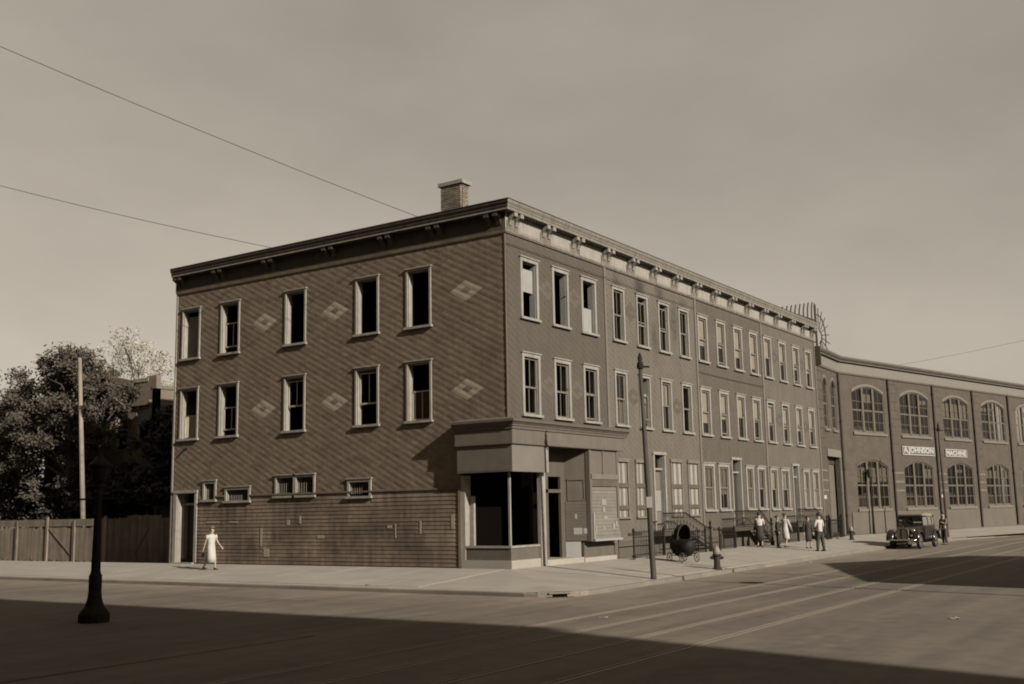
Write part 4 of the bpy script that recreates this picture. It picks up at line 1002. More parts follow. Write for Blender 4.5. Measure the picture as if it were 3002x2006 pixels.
for k in range(9):
    t = .05 + k * .34; MB().tube([(.45 * math.sin(t) + .15, 0, 1.4 + .4 * math.cos(t)), (2.15 * math.sin(t) + .2, 0, 1.42 + 1.75 * math.cos(t))], .028, 5).build('ray', M['iron_grey'], rs)

# ------------------------------------------------------------------ poles, lamp, hydrants
def trolley_pole(label, x, y, z, h=7.05, lean=(0, 0), group='trolley wire poles along the avenue', notice=False):
    t = thing('trolley_pole', label, 'pole', (x, y, z), 0, group)
    lx, ly = lean; P_ = lambda q: (lx * q / h, ly * q / h, q)
    m = MB(); m.tube([P_(0), P_(.05), P_(2.2), P_(2.22), P_(4.6), P_(4.62), P_(h - .35)], [.098, .090, .082, .081, .073, .072, .060], 14); m.build('shaft', M['pole'], t, smooth=True)
    m = MB(); 
    for q in (2.2, 4.6): m.tube([P_(q - .04), P_(q + .04)], .089 if q < 3 else .079, 14); m.build('collar', M['pole'], t); m = MB()
    c = P_(h - .42)
    m = MB(); m.tube([(c[0], c[1], c[2] - .07), (c[0], c[1], c[2] + .07)], .105, 12); m.tube([(c[0] - .06, c[1] + .10, c[2]), (c[0] + .12, c[1] - .26, c[2] - .02)], .03, 6); m.build('clamp', M['iron'], t)
    m = MB(); m.lathe([(.085, 0), (.10, .06), (.06, .12), (.075, .22), (.05, .32), (.01, .42)], P_(h - .38), 12); m.build('finial', M['iron'], t, smooth=True)
    if notice:
        c = P_(2.35); d = Vector((-.8, -.6, 0)); MB().box(-.09, .09, -.015, .0, -.17, .17).build('pasted_notice', M['paper'], t).matrix_local = Matrix.Translation((c[0] - .070, c[1] - .052, c[2])) @ Matrix.Rotation(math.radians(-53 + 0), 4, 'Z')
    return t
trolley_pole('tall dark iron trolley pole on the pavement in front of the soot stained house', .74, -4.82, -.285, notice=True, lean=(-.20, .10))
trolley_pole('trolley pole beyond the parked black sedan, before the factory signs', 41.1, -4.75, -.28, lean=(-.1, .05))
trolley_pole('trolley pole on the opposite pavement, nearer the crossing', -.75, -16.6, -.42, h=7.6)
trolley_pole('trolley pole on the opposite pavement, farther from the crossing', 3.5, -16.6, -.42, h=7.4)

tp = thing('lamp_standard', 'thin dark lamp standard close against the first arched factory window', 'street lamp', (40.1, -.55, -.02))
MB().tube([(0, 0, 0), (0, 0, .8), (0, 0, 3.5)], [.09, .07, .05], 10).build('shaft', M['iron'], tp)
MB().lathe([(.05, 3.5), (.16, 3.55), (.20, 3.95), (.22, 4.0), (.06, 4.15), (.01, 4.25)], n=10).build('lantern', M['iron_grey'], tp)

lp = thing('street_lamp', 'dark cast iron street lamp in the shaded foreground at the left', 'street lamp', (-14.66, 1.42, -.405))
lp.scale = (1.03, 1.03, 1.045)
MB().lathe([(.33, -.03), (.33, .17), (.29, .23), (.20, .34), (.155, .50), (.135, .68), (.14, .72), (.14, .98), (.115, 1.03), (.102, 1.08), (.088, 1.9), (.072, 2.6), (.064, 2.85), (.09, 2.88), (.09, 2.93), (.05, 2.96)], n=16).build('shaft', M['iron'], lp, smooth=False)
m = MB(); m.tube([(-.24, .36, 2.62), (.24, -.36, 2.62)], .022, 8); m.build('ladder_bar', M['iron'], lp)
m = MB(); m.lathe([(.06, 2.96), (.13, 3.0), (.15, 3.04), (.20, 3.30), (.24, 3.33), (.24, 3.38), (.10, 3.50), (.05, 3.56), (.02, 3.66)], n=12); m.build('lantern', M['iron'], lp)

up = thing('utility_pole', 'bare pale wooden utility pole standing behind the yard fence', 'pole', (2.32, 26.45, -.1))
MB().tube([(0, 0, 0), (.0, .5, 5), (.0, 1.0, 9.95)], [.135, .115, .09], 10).build('shaft', M['pole_wood'], up, smooth=True)

def hydrant(label, loc, s=1.0, pale=True):
    t = thing('fire_hydrant', label, 'hydrant', loc, math.radians(-60), 'fire hydrants on the pavement'); t.scale = (s, s, s)
    MB().lathe([(.17, -.02), (.17, .04), (.115, .06), (.105, .45), (.15, .47), (.15, .51), (.12, .53)], n=14).build('barrel', M['hydrant'], t)
    MB().lathe([(.125, .53), (.13, .60), (.11, .70), (.06, .77), (.035, .78), (.03, .84)], n=14).build('bonnet', M['hydrant_top'] if pale else M['hydrant'], t)
    for a, r in ((0, .06), (math.pi / 2, .075), (math.pi, .06)):
        m = MB(); d = (math.cos(a), math.sin(a)); m.tube([(d[0] * .08, d[1] * .08, .40), (d[0] * .20, d[1] * .20, .40)], r, 8); m.tube([(d[0] * .20, d[1] * .20, .40), (d[0] * .24, d[1] * .24, .40)], r * .55, 6); m.build('nozzle', M['hydrant'], t)
hydrant('dark fire hydrant with a pale bonnet near the kerb, beside the baby carriage', (5.86, -4.72, zs(0, -4.72)))
hydrant('small dark hydrant by the end of the row, left of the parked sedan', (31.42, -1.74, -.1), .95, True)

# ------------------------------------------------------------------ fence and yard at the left
FX = 2.0
fc = thing('board_fence', 'dark plank yard fence beside the corner house, pale along its left stretch', 'fence', (FX, 17.3, -.12))
bmesh_d = {}
y = .05
while y < 19.0:
    pale = y > 6.9
    wdt = .165 if not pale else .20
    hgt = (1.98 + random.uniform(-.03, .05) + (.12 if 3 < y < 5.4 else 0)) if not pale else 1.62 + random.uniform(-.02, .02)
    MB().box(-.012, .012, y, y + wdt - .010, 0, hgt).build('board', M['fence_white'] if pale else M['fence_wood'], fc).rotation_euler = (random.uniform(-.006, .006), random.uniform(-.004, .004), 0)
    y += wdt
for z in (.4, 1.6): MB().box(.014, .07, 0, 6.9, z, z + .09).build('fence_rail', M['fence_wood'], fc)
MB().box(-.04, .05, 7.0, 19.0, 1.66, 2.0).build('fence_rail', M['fence_white'], fc)
for yy, mt, w in ((6.98, 'fence_white', .16), (9.4, 'fence_wood', .15), (11.6, 'fence_white', .14), (14.2, 'fence_wood', .14), (2.4, 'fence_wood', .10), (0.08, 'fence_wood', .12)):
    MB().box(-.09, -.014, yy, yy + w, -.05, 2.12 if mt == 'fence_white' else 1.95).build('fence_post', M[mt], fc)
def brace(y0, z0, y1, z1, mt): 
    m = MB(); m.loft([[(-.05, y0, z0), (-.014, y0, z0), (-.014, y0 + .1, z0), (-.05, y0 + .1, z0)], [(-.05, y1, z1), (-.014, y1, z1), (-.014, y1 + .1, z1), (-.05, y1 + .1, z1)]]); m.build('brace', M[mt], fc)
brace(11.5, 1.55, 9.5, .2, 'fence_wood'); brace(2.2, 1.8, 1.0, .2, 'fence_wood'); brace(4.9, .3, 3.9, 1.5, 'fence_wood')

# neighbouring brick house behind
nb = thing('brick_house', 'brick house with a stepped parapet behind the yard, half hidden by the corner house', 'house', (5.85, 26.0, 0))
FN = lambda u, v, w: (-w, u, v)                   # its street front, u along +Y from the near corner
nholes = []
for c in (1.05, 2.75, 5.2, 7.6):
    for (v0, v1) in ((5.4, 7.62), (1.2, 3.6)): nholes.append((c - .5, c + .5, v0, v1))
wall(FN, 0, 9.5, 0, 8.4, nholes, .3, 'wall', M['brick_far'], nb)
wall(lambda u, v, w: (u, -w, v), .0, 12, 0, 8.5, [], .3, 'wall', M['brick_far'], nb)
MB().box(.3, 12, .3, 9.4, 8.0, 8.2).build('roof', M['roof'], nb)
MB().box(11.7, 12, .3, 9.5, 0, 8.4).build('rear_wall', M['brick_far'], nb)
MB().box(.3, 12, 9.2, 9.5, 0, 8.4).build('far_wall', M['brick_far'], nb)
m = MB(FN); m.prism([(0, 8.401), (9.5, 8.401), (9.5, 8.9), (6.4, 8.9), (5.2, 9.25), (3.6, 9.4), (1.9, 9.05), (.75, 9.05), (.75, 9.2), (0, 9.2)], -.3, 0.0); m.build('parapet', M['brick_far'], nb)
MB(FN).box(.62, 1.9, 8.92, 9.12, -.32, .04).build('coping', M['fence_white'], nb)
MB(lambda u, v, w: (u, -w, v)).box(-.03, 12, 8.501, 8.68, -.34, .05).build('coping', M['factory_stone'], nb)
for c in (1.05, 2.75, 5.2, 7.6):
    for (v0, v1) in ((5.4, 7.62), (1.2, 3.6)):
        m = MB(FN); m.box(c - .5, c - .42, v0, v1, -.2, -.1); m.box(c + .42, c + .5, v0, v1, -.2, -.1); m.box(c - .42, c + .42, v1 - .08, v1, -.2, -.1); m.box(c - .42, c + .42, v0, v0 + .08, -.2, -.1); m.box(c - .42, c + .42, (v0 + v1) / 2 - .04, (v0 + v1) / 2 + .04, -.19, -.11)
        w = m.build('window', M['trim_side'], nb)
        if v0 > 4:
            MB(FN).box(c - .42, c + .42, v0 + 1.3, v1 - .08, -.19, -.185).build('window_shade', M['board_white'], w)
            MB(FN).prism([(c - .75, v1 + .05), (c + .75, v1 + .05), (c + .72, v1 + .30), (c - .72, v1 + .30)], .0, .16).build('window_hood', M['brick_far'], nb)
MB(FN).box(.3, 9.2, 0, 8.0, -3, -2.9).build('partition', M['interior_dark'], nb)

# ------------------------------------------------------------------ trees
def tree(label, loc, clumps, nleaf, lsize, mat, trunk_h, trunk_r, seed, group=None, name='leafy_tree', sparse=False):
    rng = random.Random(seed)
    t = thing(name, label, 'tree', loc, 0, group)
    m = MB(); m.tube([(0, 0, -.2), (.05, .02, trunk_h * .4), (-.05, .08, trunk_h * .75), (0, .1, trunk_h)], [trunk_r, trunk_r * .8, trunk_r * .65, trunk_r * .45], 9)
    m.build('trunk', M['bark'], t, smooth=True)
    lm = MB()
    for (c, r) in clumps:
        st_ = Vector((0, .1, trunk_h * rng.uniform(.5, .95))); e = Vector(c); mid = (st_ + e) / 2 + Vector((rng.uniform(-.2, .2), rng.uniform(-.2, .2), .25))
        lm.tube([st_, mid, e], [trunk_r * .32, trunk_r * .2, .02], 6)
        for q in range(3):
            b = e + Vector((rng.uniform(-1, 1), rng.uniform(-1, 1), rng.uniform(-.4, .9))).normalized() * r * .95
            lm.tube([mid.lerp(e, .6), e.lerp(b, .5) + Vector((0, 0, .1)), b], [.035, .022, .008], 5)
    lm.build('limbs', M['bark'], t)
    vs = []; fs = []
    tot = sum(r ** 2.2 for _, r in clumps)
    for (c, r) in clumps:
        c = Vector(c); n = int(nleaf * r ** 2.2 / tot)
        subs = [(c + Vector((rng.gauss(0, 1), rng.gauss(0, 1), rng.gauss(0, .8))).normalized() * r * rng.uniform(.55, 1.0), r * rng.uniform(.22, .42)) for _ in range(14 if not sparse else 20)]
        for k in range(n):
            sc_, sr = subs[rng.randrange(len(subs))]
            d = Vector((rng.gauss(0, 1), rng.gauss(0, 1), rng.gauss(0, .65))); p = sc_ + d * sr * (.55 if not sparse else .5)
            s = lsize * rng.uniform(.6, 1.35)
            nrm = Vector((rng.gauss(0, .6), rng.gauss(0, .6) - .2, rng.uniform(.2, 1))).normalized(); a = nrm.orthogonal().normalized()
            a = Matrix.Rotation(rng.uniform(0, 6.28), 3, nrm) @ a; b = nrm.cross(a)
            i = len(vs)
            vs += [tuple(p - a * s), tuple(p + b * s * .42 - nrm * s * .12), tuple(p + a * s), tuple(p - b * s * .42 - nrm * s * .12)]
            fs += [[i, i + 1, i + 2], [i, i + 2, i + 3]]
    me = bpy.data.meshes.new('crown'); me.from_pydata(vs, [], fs); me.materials.append(mat)
    link('crown', me, t, kind='stuff')
    return t
tree('dark tree crown at the far left above the pale fence', (5.2, 39.5, 0),
     [((-.4, -.5, 3.4), 1.7), ((-.8, 1.2, 5.0), 1.8), ((.4, 2.6, 3.4), 1.8), ((-1.0, -2.6, 2.8), 1.5), ((.2, .5, 6.2), 1.6), ((-.6, 4.8, 4.4), 1.9), ((.4, 6.6, 3.2), 1.9), ((.4, -4.0, 2.4), 1.5), ((.2, -5.4, 2.6), 1.5)],
     12000, .14, M['leaf_dark'], 4.5, .2, 31)
big = tree('big dark leafed tree rising over the fence at the left', (4.2, 30.6, 0),
     [((-.3, -.4, 8.3), 1.5), ((-1.1, -1.6, 7.1), 1.35), ((.9, -1.7, 7.2), 1.2), ((-.6, 1.4, 7.6), 1.6), ((.4, 2.8, 6.8), 1.5), ((-1.6, .4, 6.0), 1.4), ((.2, -2.3, 6.0), 1.2), ((-1.2, 3.2, 5.6), 1.3), ((.8, .3, 6.4), 1.6), ((-.4, -1.2, 5.0), 1.1), ((-1.4, 2.0, 4.2), .9), ((.2, 4.6, 6.6), 1.5), ((-.4, 5.6, 5.2), 1.2)],
     42000, .095, M['leaf'], 6.5, .28, 11)
big.scale = (1.12, 1.12, 1.15)
tree('thin pale tree with sparse foliage standing behind the brick house', (18.6, 43.2, 0),
     [((-.2, 2.4, 14.2), 1.5), ((-.2, 1.2, 13.2), 1.6), ((.2, -.2, 12.2), 1.5), ((-.2, 4.4, 13.0), 1.5), ((-.2, -1.8, 11.4), 1.4), ((.2, 3.4, 11.8), 1.7), ((.2, 5.6, 11.4), 1.6), ((0, -3.4, 10.2), 1.4), ((.1, 1.2, 9.9), 1.7), ((0, -4.6, 9.2), 1.1), ((0, 4.0, 9.4), 1.4), ((0, -1.4, 9.2), 1.5)],
     8500, .10, M['leaf_pale'], 8.5, .22, 5, sparse=True)
tree('low dark shrubby tree hanging over the pale stretch of fence', (4.6, 34.5, 0),
     [((-.4, -.5, 4.2), 1.4), ((-.8, 1.2, 5.0), 1.6), ((.4, 2.6, 4.4), 1.5), ((-1.0, -1.6, 3.2), 1.0), ((.2, .5, 6.2), 1.4), ((-.6, 3.8, 6.4), 1.7), ((-.4, 2.0, 7.6), 1.5), ((.4, 4.6, 8.2), 1.5)],
     15000, .11, M['leaf'], 4.5, .2, 21)
tree('added very dark tree standing in for black shade below the brick parapet', (4.6, 24.0, 0),
     [((0, 0, 3.6), 1.4), ((-.3, -1.6, 3.2), 1.3), ((.2, 1.4, 4.4), 1.4), ((.3, 2.8, 3.4), 1.4), ((.6, -2.8, 2.6), 1.2), ((.5, -2.6, 4.4), 1.3), ((.4, -.8, 5.4), 1.3), ((-.4, 4.2, 3.0), 1.4), ((-.2, 5.4, 3.6), 1.3), ((.2, -3.6, 3.6), 1.1), ((-.6, 6.6, 2.6), 1.3), ((1.0, .5, 6.1), 1.3), ((2.2, .2, 5.4), 1.3), ((1.2, -1.6, 5.7), 1.1), ((2.4, -.6, 4.0), 1.3)],
     20000, .17, M['leaf_dark'], 4.2, .18, 8)  # added foliage; its near-black leaves stand in for the yard's deep shade

# ------------------------------------------------------------------ overhead wires
def wire(label, a, b, sag, r=.012):
    a = Vector(a); b = Vector(b); mid = (a + b) / 2
    t = thing('overhead_wire', label, 'wire', mid, 0, 'overhead wires crossing the sky')
    pts = [a.lerp(b, k / 16) - mid - Vector((0, 0, sag * 4 * (k / 16) * (1 - k / 16))) for k in range(17)]
    MB().tube(pts, r, 5).build('cable', M['iron_grey'], t)
C_ = Vector((-30.0203, -20.3402, 1.9))
wire('upper overhead wire slanting from the left down to the corner house roof', (-.38, 3.55, 12.47), (-15.05, 10.5, 16.7), .12)
wire('lower overhead wire slanting from the left down to the corner house roof', (-.38, 11.0, 12.46), (-11.6, 17.3, 14.35), .12)
wire('faint wire rising from the factory roof at the right edge', (45.5, -1.5, 11.2), (40.0, -14.0, 11.9), .10, .008)

# ------------------------------------------------------------------ people
def skin_body(parent, name, verts, edges, radii, mat, root=0, sub=1, **props):
    me = bpy.data.meshes.new(name); bm = bmesh.new()
    lay = bm.verts.layers.skin.verify(); vv = []
    for k, (v, r) in enumerate(zip(verts, radii)):
        bv = bm.verts.new(v); sk = bv[lay]; sk.radius = r if isinstance(r, (tuple, list)) else (r, r); sk.use_root = (k == root); vv.append(bv)
    for a, b in edges: bm.edges.new((vv[a], vv[b]))
    bm.to_mesh(me); bm.free()
    tmp = bpy.data.objects.new('tmp_body', me); COL.objects.link(tmp)
    tmp.modifiers.new('skin', 'SKIN').use_smooth_shade = True
    if sub: ms = tmp.modifiers.new('sub', 'SUBSURF'); ms.levels = sub; ms.render_levels = sub
    dg = bpy.context.evaluated_depsgraph_get(); dg.update()
    out = bpy.data.meshes.new_from_object(tmp.evaluated_get(dg)); out.name = name
    bpy.data.objects.remove(tmp)
    out.materials.clear(); out.materials.append(mat)
    for p_ in out.polygons: p_.use_smooth = True
    return link(name, out, parent, **props)

def person(label, loc, rz, h, pose, wear, group=None):
    """local axes: x forward, y to the left, z up; pose gives joint offsets in units of height"""
    t = thing('person', label, 'person', loc, rz, group)
    J = {k: Vector(v) * h for k, v in pose.items()}
    names = []; verts = []; rad = []; edges = []
    def add(n, p, r): names.append(n); verts.append(p); rad.append(r if isinstance(r, tuple) else r * h); return len(verts) - 1
    sc = lambda a, b: (a * h, b * h)
    pe = add('pelvis', J['pelvis'], sc(.075, .055)); ch = add('waist', J['pelvis'].lerp(J['chest'], .5), sc(.062, .05)); cs = add('chest', J['chest'], sc(.082, .058)); nk = add('neck', J['neck'], .031)
    hb = add('head_base', J['head'] + Vector((.005, 0, -.035)) * h, sc(.050, .056)); ht = add('head_top', J['head'] + Vector((0, 0, .030)) * h, sc(.060, .064)); no = add('nose', J['head'] + (J['face'].normalized() * .068 + Vector((0, 0, -.008))) * h, .009)
    edges += [(pe, ch), (ch, cs), (cs, nk), (nk, hb), (hb, ht), (ht, no)]
    for s in 'lr':
        sh = add('sh', J['sh_' + s], .033); el = add('el', J['el_' + s], .023); wr = add('wr', J['wr_' + s], .0155)
        d = (J['wr_' + s] - J['el_' + s]).normalized(); pa = add('palm', J['wr_' + s] + d * .035 * h, .017)
        edges += [(cs, sh), (sh, el), (el, wr), (wr, pa)]
        side = d.cross(Vector((1, 0, 0)) if abs(d.x) < .8 else Vector((0, 0, 1))).normalized(); cur = d.cross(side).normalized()
        for q, ln in ((-1.3, .036), (-.45, .043), (.4, .040), (1.2, .031)):
            f1 = add('f', J['wr_' + s] + (d * (.055) + side * q * .0095) * h, .0062); f2 = add('f', J['wr_' + s] + (d * (.05 + ln) + side * q * .0105 + cur * .012) * h, .0045)
            edges += [(pa, f1), (f1, f2)]
        th = add('th', J['wr_' + s] + (d * .03 - side * .022) * h, .0065); t2 = add('th', J['wr_' + s] + (d * .055 - side * .03 + cur * .006) * h, .005); edges += [(pa, th), (th, t2)]
        hp = add('hip', J['hip_' + s], .05); kn = add('kn', J['kn_' + s], .034); an = add('an', J['an_' + s], .02); to = add('to', J['an_' + s] + (J['toe'] if 'toe' in J else Vector((.08, 0, -.022)) * h), .02)
        edges += [(pe, hp), (hp, kn), (kn, an), (an, to)]
    skin_body(t, 'body', verts, edges, rad, M['skin'], pe, 1)
    # hair cap, eyes, mouth
    hm = MB(); fd = J['face'].normalized(); hc = J['head']
    back = -fd; rg = []
    for k in range(6):
        a = k / 5 * 1.75; rr = .066 * math.sin(a) + .003; zz = .062 * math.cos(a)
        rg.append([tuple(hc + back * .010 * h * (1 + k * .25) + Vector((rr * math.cos(q), rr * math.sin(q), zz + .022)) * h) for q in [2 * math.pi * j / 12 for j in range(12)]])
    rg[-1] = [tuple(Vector(p_) + back * .012 * h) for p_ in rg[-1]]
    hm.loft(rg); hm.build('hair', M['hair'], t, smooth=True)
    fm_ = MB(); lf = Vector((-fd.y, fd.x, 0))
    for s in (-1, 1): c = hc + (fd * .056 + lf * s * .019 + Vector((0, 0, .006))) * h; fm_.lathe([(.001, -.005 * h), (.006 * h, 0), (.001, .005 * h)], tuple(c), 6)
    c = hc + (fd * .056 + Vector((0, 0, -.032))) * h; fm_.box(c.x - .004 * h, c.x + .004 * h, c.y - .012 * h, c.y + .012 * h, c.z - .003 * h, c.z + .003 * h)
    fm_.build('facial_features', M['hair'], t)
    # clothes
    if 'dress' in wear:
        mt, hem, sleeves = wear['dress']; n = 16
        pel, che, nek = J['pelvis'], J['chest'], J['neck']
        kl, kr = J['kn_l'], J['kn_r']; km = (kl + kr) / 2; hm_ = km.lerp((J['an_l'] + J['an_r']) / 2, max(0, (.285 * h - hem * h) / (.24 * h)))
        spread = abs(kl.x - kr.x) * .45
        lv_ = [(nek + Vector((0, 0, -.01 * h)), .045, .05), (che.lerp(nek, .62), .07, .115), (che, .082, .105), (che.lerp(pel, .55), .07, .088), (pel + Vector((0, 0, .015 * h)), .085, .10), (pel.lerp(km, .45), .09 + spread * .2 / h, .10), (km, .085 + spread * .5 / h, .10), (Vector((hm_.x, hm_.y, hem * h)), .08 + spread * .6 / h, .10)]
        m = MB(); m.loft([[tuple(c + Vector((rx * math.cos(q) * (1 + .06 * math.sin(3 * q + k)), ry * math.sin(q), 0)) * h) for q in [2 * math.pi * j / n for j in range(n)]] for k, (c, rx, ry) in enumerate(lv_)])
        m.build('dress', mt, t, smooth=True)
        if sleeves:
            m = MB()
            for s in 'lr':
                e = J['el_' + s].lerp(J['wr_' + s], .9 if sleeves > 1 else 0.0) if sleeves > .9 else J['sh_' + s].lerp(J['el_' + s], sleeves)
                pts = [J['sh_' + s] + Vector((0, 0, .012 * h)), J['sh_' + s].lerp(J['el_' + s], .5), J['el_' + s], e] if sleeves > 1 else [J['sh_' + s] + Vector((0, 0, .012 * h)), J['sh_' + s].lerp(J['el_' + s], .4), e]
                m.tube(pts, [.042 * h, .038 * h, .033 * h, .027 * h][:len(pts)], 10); m.build('sleeve', mt, t, smooth=True); m = MB()
    if 'shirt' in wear:
        mt, sl = wear['shirt']
        v = [J['pelvis'] + Vector((0, 0, -.05)) * h, J['pelvis'].lerp(J['chest'], .5), J['chest'], J['neck'] + Vector((0, 0, -.018)) * h]; r_ = [sc(.088, .066), sc(.084, .062), sc(.095, .068), sc(.04, .04)]; e_ = [(0, 1), (1, 2), (2, 3)]
        for s in 'lr':
            i = len(v); v += [J['sh_' + s], J['el_' + s]]; r_ += [.041 * h, .034 * h]; e_ += [(2, i), (i, i + 1)]
            if sl > 1: v.append(J['el_' + s].lerp(J['wr_' + s], .85)); r_.append(.026 * h); e_.append((i + 1, i + 2))
        skin_body(t, 'shirt', v, e_, r_, mt, 0, 1)
    if 'skirt' in wear:
        pel = J['pelvis']; n = 14; m = MB()
        m.loft([[tuple(Vector((pel.x + rx * h * math.cos(q), pel.y + ry * h * math.sin(q), z_ * h))) for q in [2 * math.pi * j / n for j in range(n)]] for z_, rx, ry in ((.615, .066, .085), (.52, .085, .105), (.36, .095, .11), (.20, .105, .12))])
        m.build('skirt', wear['skirt'], t, smooth=True)
    if 'trousers' in wear:
        v = [J['pelvis'] + Vector((0, 0, .065)) * h]; r_ = [sc(.094, .072)]; e_ = []
        for s in 'lr':
            i = len(v); v += [J['hip_' + s], J['kn_' + s], J['an_' + s] + Vector((0, 0, .0)) * h]; r_ += [.064 * h, .050 * h, .040 * h]; e_ += [(0, i), (i, i + 1), (i + 1, i + 2)]
        skin_body(t, 'trousers', v, e_, r_, wear['trousers'], 0, 1)
    if 'hat' in wear:
        m = MB(); c = J['head'] + Vector((0, 0, .045)) * h; m.lathe([(.085 * h, 0), (.085 * h, .006 * h), (.052 * h, .010 * h), (.050 * h, .05 * h), (.03 * h, .06 * h)], tuple(c), 14); m.build('hat', wear['hat'], t)
    m = MB()
    for s in 'lr':
        a = J['an_' + s]; m.loft([[tuple(a + Vector((x_ + .0, y_, z_)) * h) for (x_, y_, z_) in ring] for ring in (
            [(-.035, -.02, -.038), (-.035, .02, -.038), (-.03, .018, .012), (-.03, -.018, .012)], [(.03, -.026, -.038), (.03, .026, -.038), (.02, .02, .004), (.02, -.02, .004)], [(.10, -.022, -.038), (.10, .022, -.038), (.098, .016, -.018), (.098, -.016, -.018)])])
    m.build('shoes', wear.get('shoes', M['shoe']), t)
    if 'bag' in wear:
        w = J['wr_' + wear['bag']] + Vector((0, 0, -.07)) * h
        bg = thing('handbag', 'dark handbag carried by the woman in the white dress', 'handbag', Vector(loc) + Matrix.Rotation(rz, 3, 'Z') @ w, rz)
        MB().loft([[(-.10, -.03, -.22), (.10, -.03, -.22), (.10, .03, -.22), (-.10, .03, -.22)], [(-.085, -.015, -.03), (.085, -.015, -.03), (.085, .015, -.03), (-.085, .015, -.03)]]).build('bag_body', M['shoe'], bg)
        MB().tube([(-.06, 0, -.04), (-.05, 0, .04), (0, 0, .07), (.05, 0, .04), (.06, 0, -.04)], .008, 6).build('handle', M['shoe'], bg)
    return t

def base_pose(**k):
    d = dict(pelvis=(0, 0, .52), chest=(.01, 0, .73), neck=(.01, 0, .845), head=(.02, 0, .93), face=(1, 0, -.02),
             sh_l=(.01, .105, .80), sh_r=(.01, -.105, .80), el_l=(-.02, .14, .63), el_r=(-.02, -.14, .63), wr_l=(.03, .15, .49), wr_r=(.03, -.15, .49),
             hip_l=(0, .05, .49), hip_r=(0, -.05, .49), kn_l=(.02, .055, .28), kn_r=(.02, -.055, .28), an_l=(0, .06, .04), an_r=(0, -.06, .04))
    d.update(k); return d
WX, WY = -1.9, 12.45
person('woman in a white dress walking past the side wall with one arm swinging', (WX, WY, zs(WX, WY)), math.radians(-95), 1.60,
       base_pose(el_l=(.03, .15, .65), wr_l=(.14, .175, .54), el_r=(-.05, -.125, .65), wr_r=(-.09, -.145, .50), kn_l=(.09, .05, .28), an_l=(.10, .05, .045), kn_r=(-.06, -.05, .29), an_r=(-.20, -.05, .07), sh_l=(.01, .10, .80), face=(.7, -.7, 0)),
       dict(dress=(M['white_cloth'], .17, .45), bag='r', hat=M['grey_cloth']))
person('man in a white shirt and dark trousers standing with his back turned', (19.6, -3.88, zs(0, -3.88)), math.radians(70), 1.74,
       base_pose(an_l=(.02, .10, .04), an_r=(-.02, -.11, .04), kn_l=(.02, .08, .28), kn_r=(.0, -.09, .28), el_r=(.02, -.17, .66), wr_r=(.13, -.10, .60), el_l=(.03, .16, .66), wr_l=(.14, .08, .60)),
       dict(shirt=(M['white_cloth'], 2), trousers=M['trouser']))
person('girl in a long dark coat standing left of the white shirted man', (21.3, -2.74, zs(0, -2.74)), math.radians(-140), 1.50,
       base_pose(el_l=(.0, .13, .63)), dict(dress=(M['dark_cloth'], .22, 2)))
person('man in dark clothes standing beside the woman in the pale frock', (20.0, -1.70, zs(0, -1.70)), math.radians(-60), 1.50,
       base_pose(), dict(shirt=(M['dark_cloth'], 2), trousers=M['dark_cloth']))
person('woman in a pale frock leaning away from the man in dark clothes', (20.9, -1.75, zs(0, -1.75)), math.radians(-25), 1.60,
       base_pose(pelvis=(0, 0, .52), el_l=(.10, .13, .68), wr_l=(.20, .12, .58), el_r=(.08, -.12, .66), wr_r=(.17, -.10, .52), kn_l=(.06, .05, .28), an_l=(.10, .05, .04), an_r=(-.06, -.05, .04)),
       dict(dress=(M['white_cloth'], .24, 2)))
person('woman in a white blouse leaning over the railing of the stoop', (19.55, -1.0, zs(0, -1.0)), math.radians(20), 1.66,
       base_pose(chest=(.06, 0, .72), neck=(.11, 0, .83), head=(.15, 0, .91), sh_l=(.09, .10, .79), sh_r=(.09, -.10, .79), el_l=(.16, .12, .66), wr_l=(.25, .10, .62), el_r=(.16, -.12, .66), wr_r=(.25, -.10, .62)),
       dict(shirt=(M['white_cloth'], 2), skirt=M['dark_cloth']))
person('man in dark clothes standing at the rear of the parked sedan', (33.0, -6.35, -.42), math.radians(160), 1.72,
       base_pose(an_l=(.04, .09, .04), an_r=(-.05, -.07, .04), el_l=(.08, .13, .66), wr_l=(.18, .08, .70)), dict(shirt=(M['grey_cloth'], 2), trousers=M['trouser']))

# ------------------------------------------------------------------ baby carriage
pr = thing('baby_carriage', 'black hooded baby carriage parked on the pavement near the hydrant', 'pram', (7.95, -2.45, zs(0, -2.45)), math.radians(62))
pr.scale = (.9, .95, .98)
sec = []
for x, w, zb, zt in ((-.62, .18, .50, .80), (-.52, .29, .26, .84), (-.2, .35, .17, .86), (.2, .35, .17, .86), (.5, .30, .26, .88), (.64, .18, .50, .90)):
    sec.append([(x, w * math.cos(q) * (1.0 if math.sin(q) > -.3 else .8), (zb + zt) / 2 + (zt - zb) / 2 * math.sin(q)) for q in [2 * math.pi * j / 14 for j in range(14)]])
MB().loft(sec).build('carriage_body', M['pram'], pr, smooth=True)
hd = MB(); rings = []
for k in range(7):
    a = math.radians(95 - k * 26); rings.append([(.05 + .60 * math.cos(a) * math.sin(q), .33 * math.cos(q), .84 + .62 * max(math.sin(a), -.1) * math.sin(q) + .0) for q in [math.pi * j / 12 for j in range(13)]])
rings2 = [[(p_[0] * .94, p_[1] * .94, .84 + (p_[2] - .84) * .94) for p_ in r_] for r_ in rings]
rings_h = []
for k in range(6):
    a = math.radians(100 - k * 20); rings_h.append([(-.10 + .58 * math.cos(a) * (math.sin(q) ** .8), .33 * math.cos(q), .84 + .60 * math.sin(a) * (math.sin(q) ** .8)) for q in [math.pi * j / 12 for j in range(13)]])
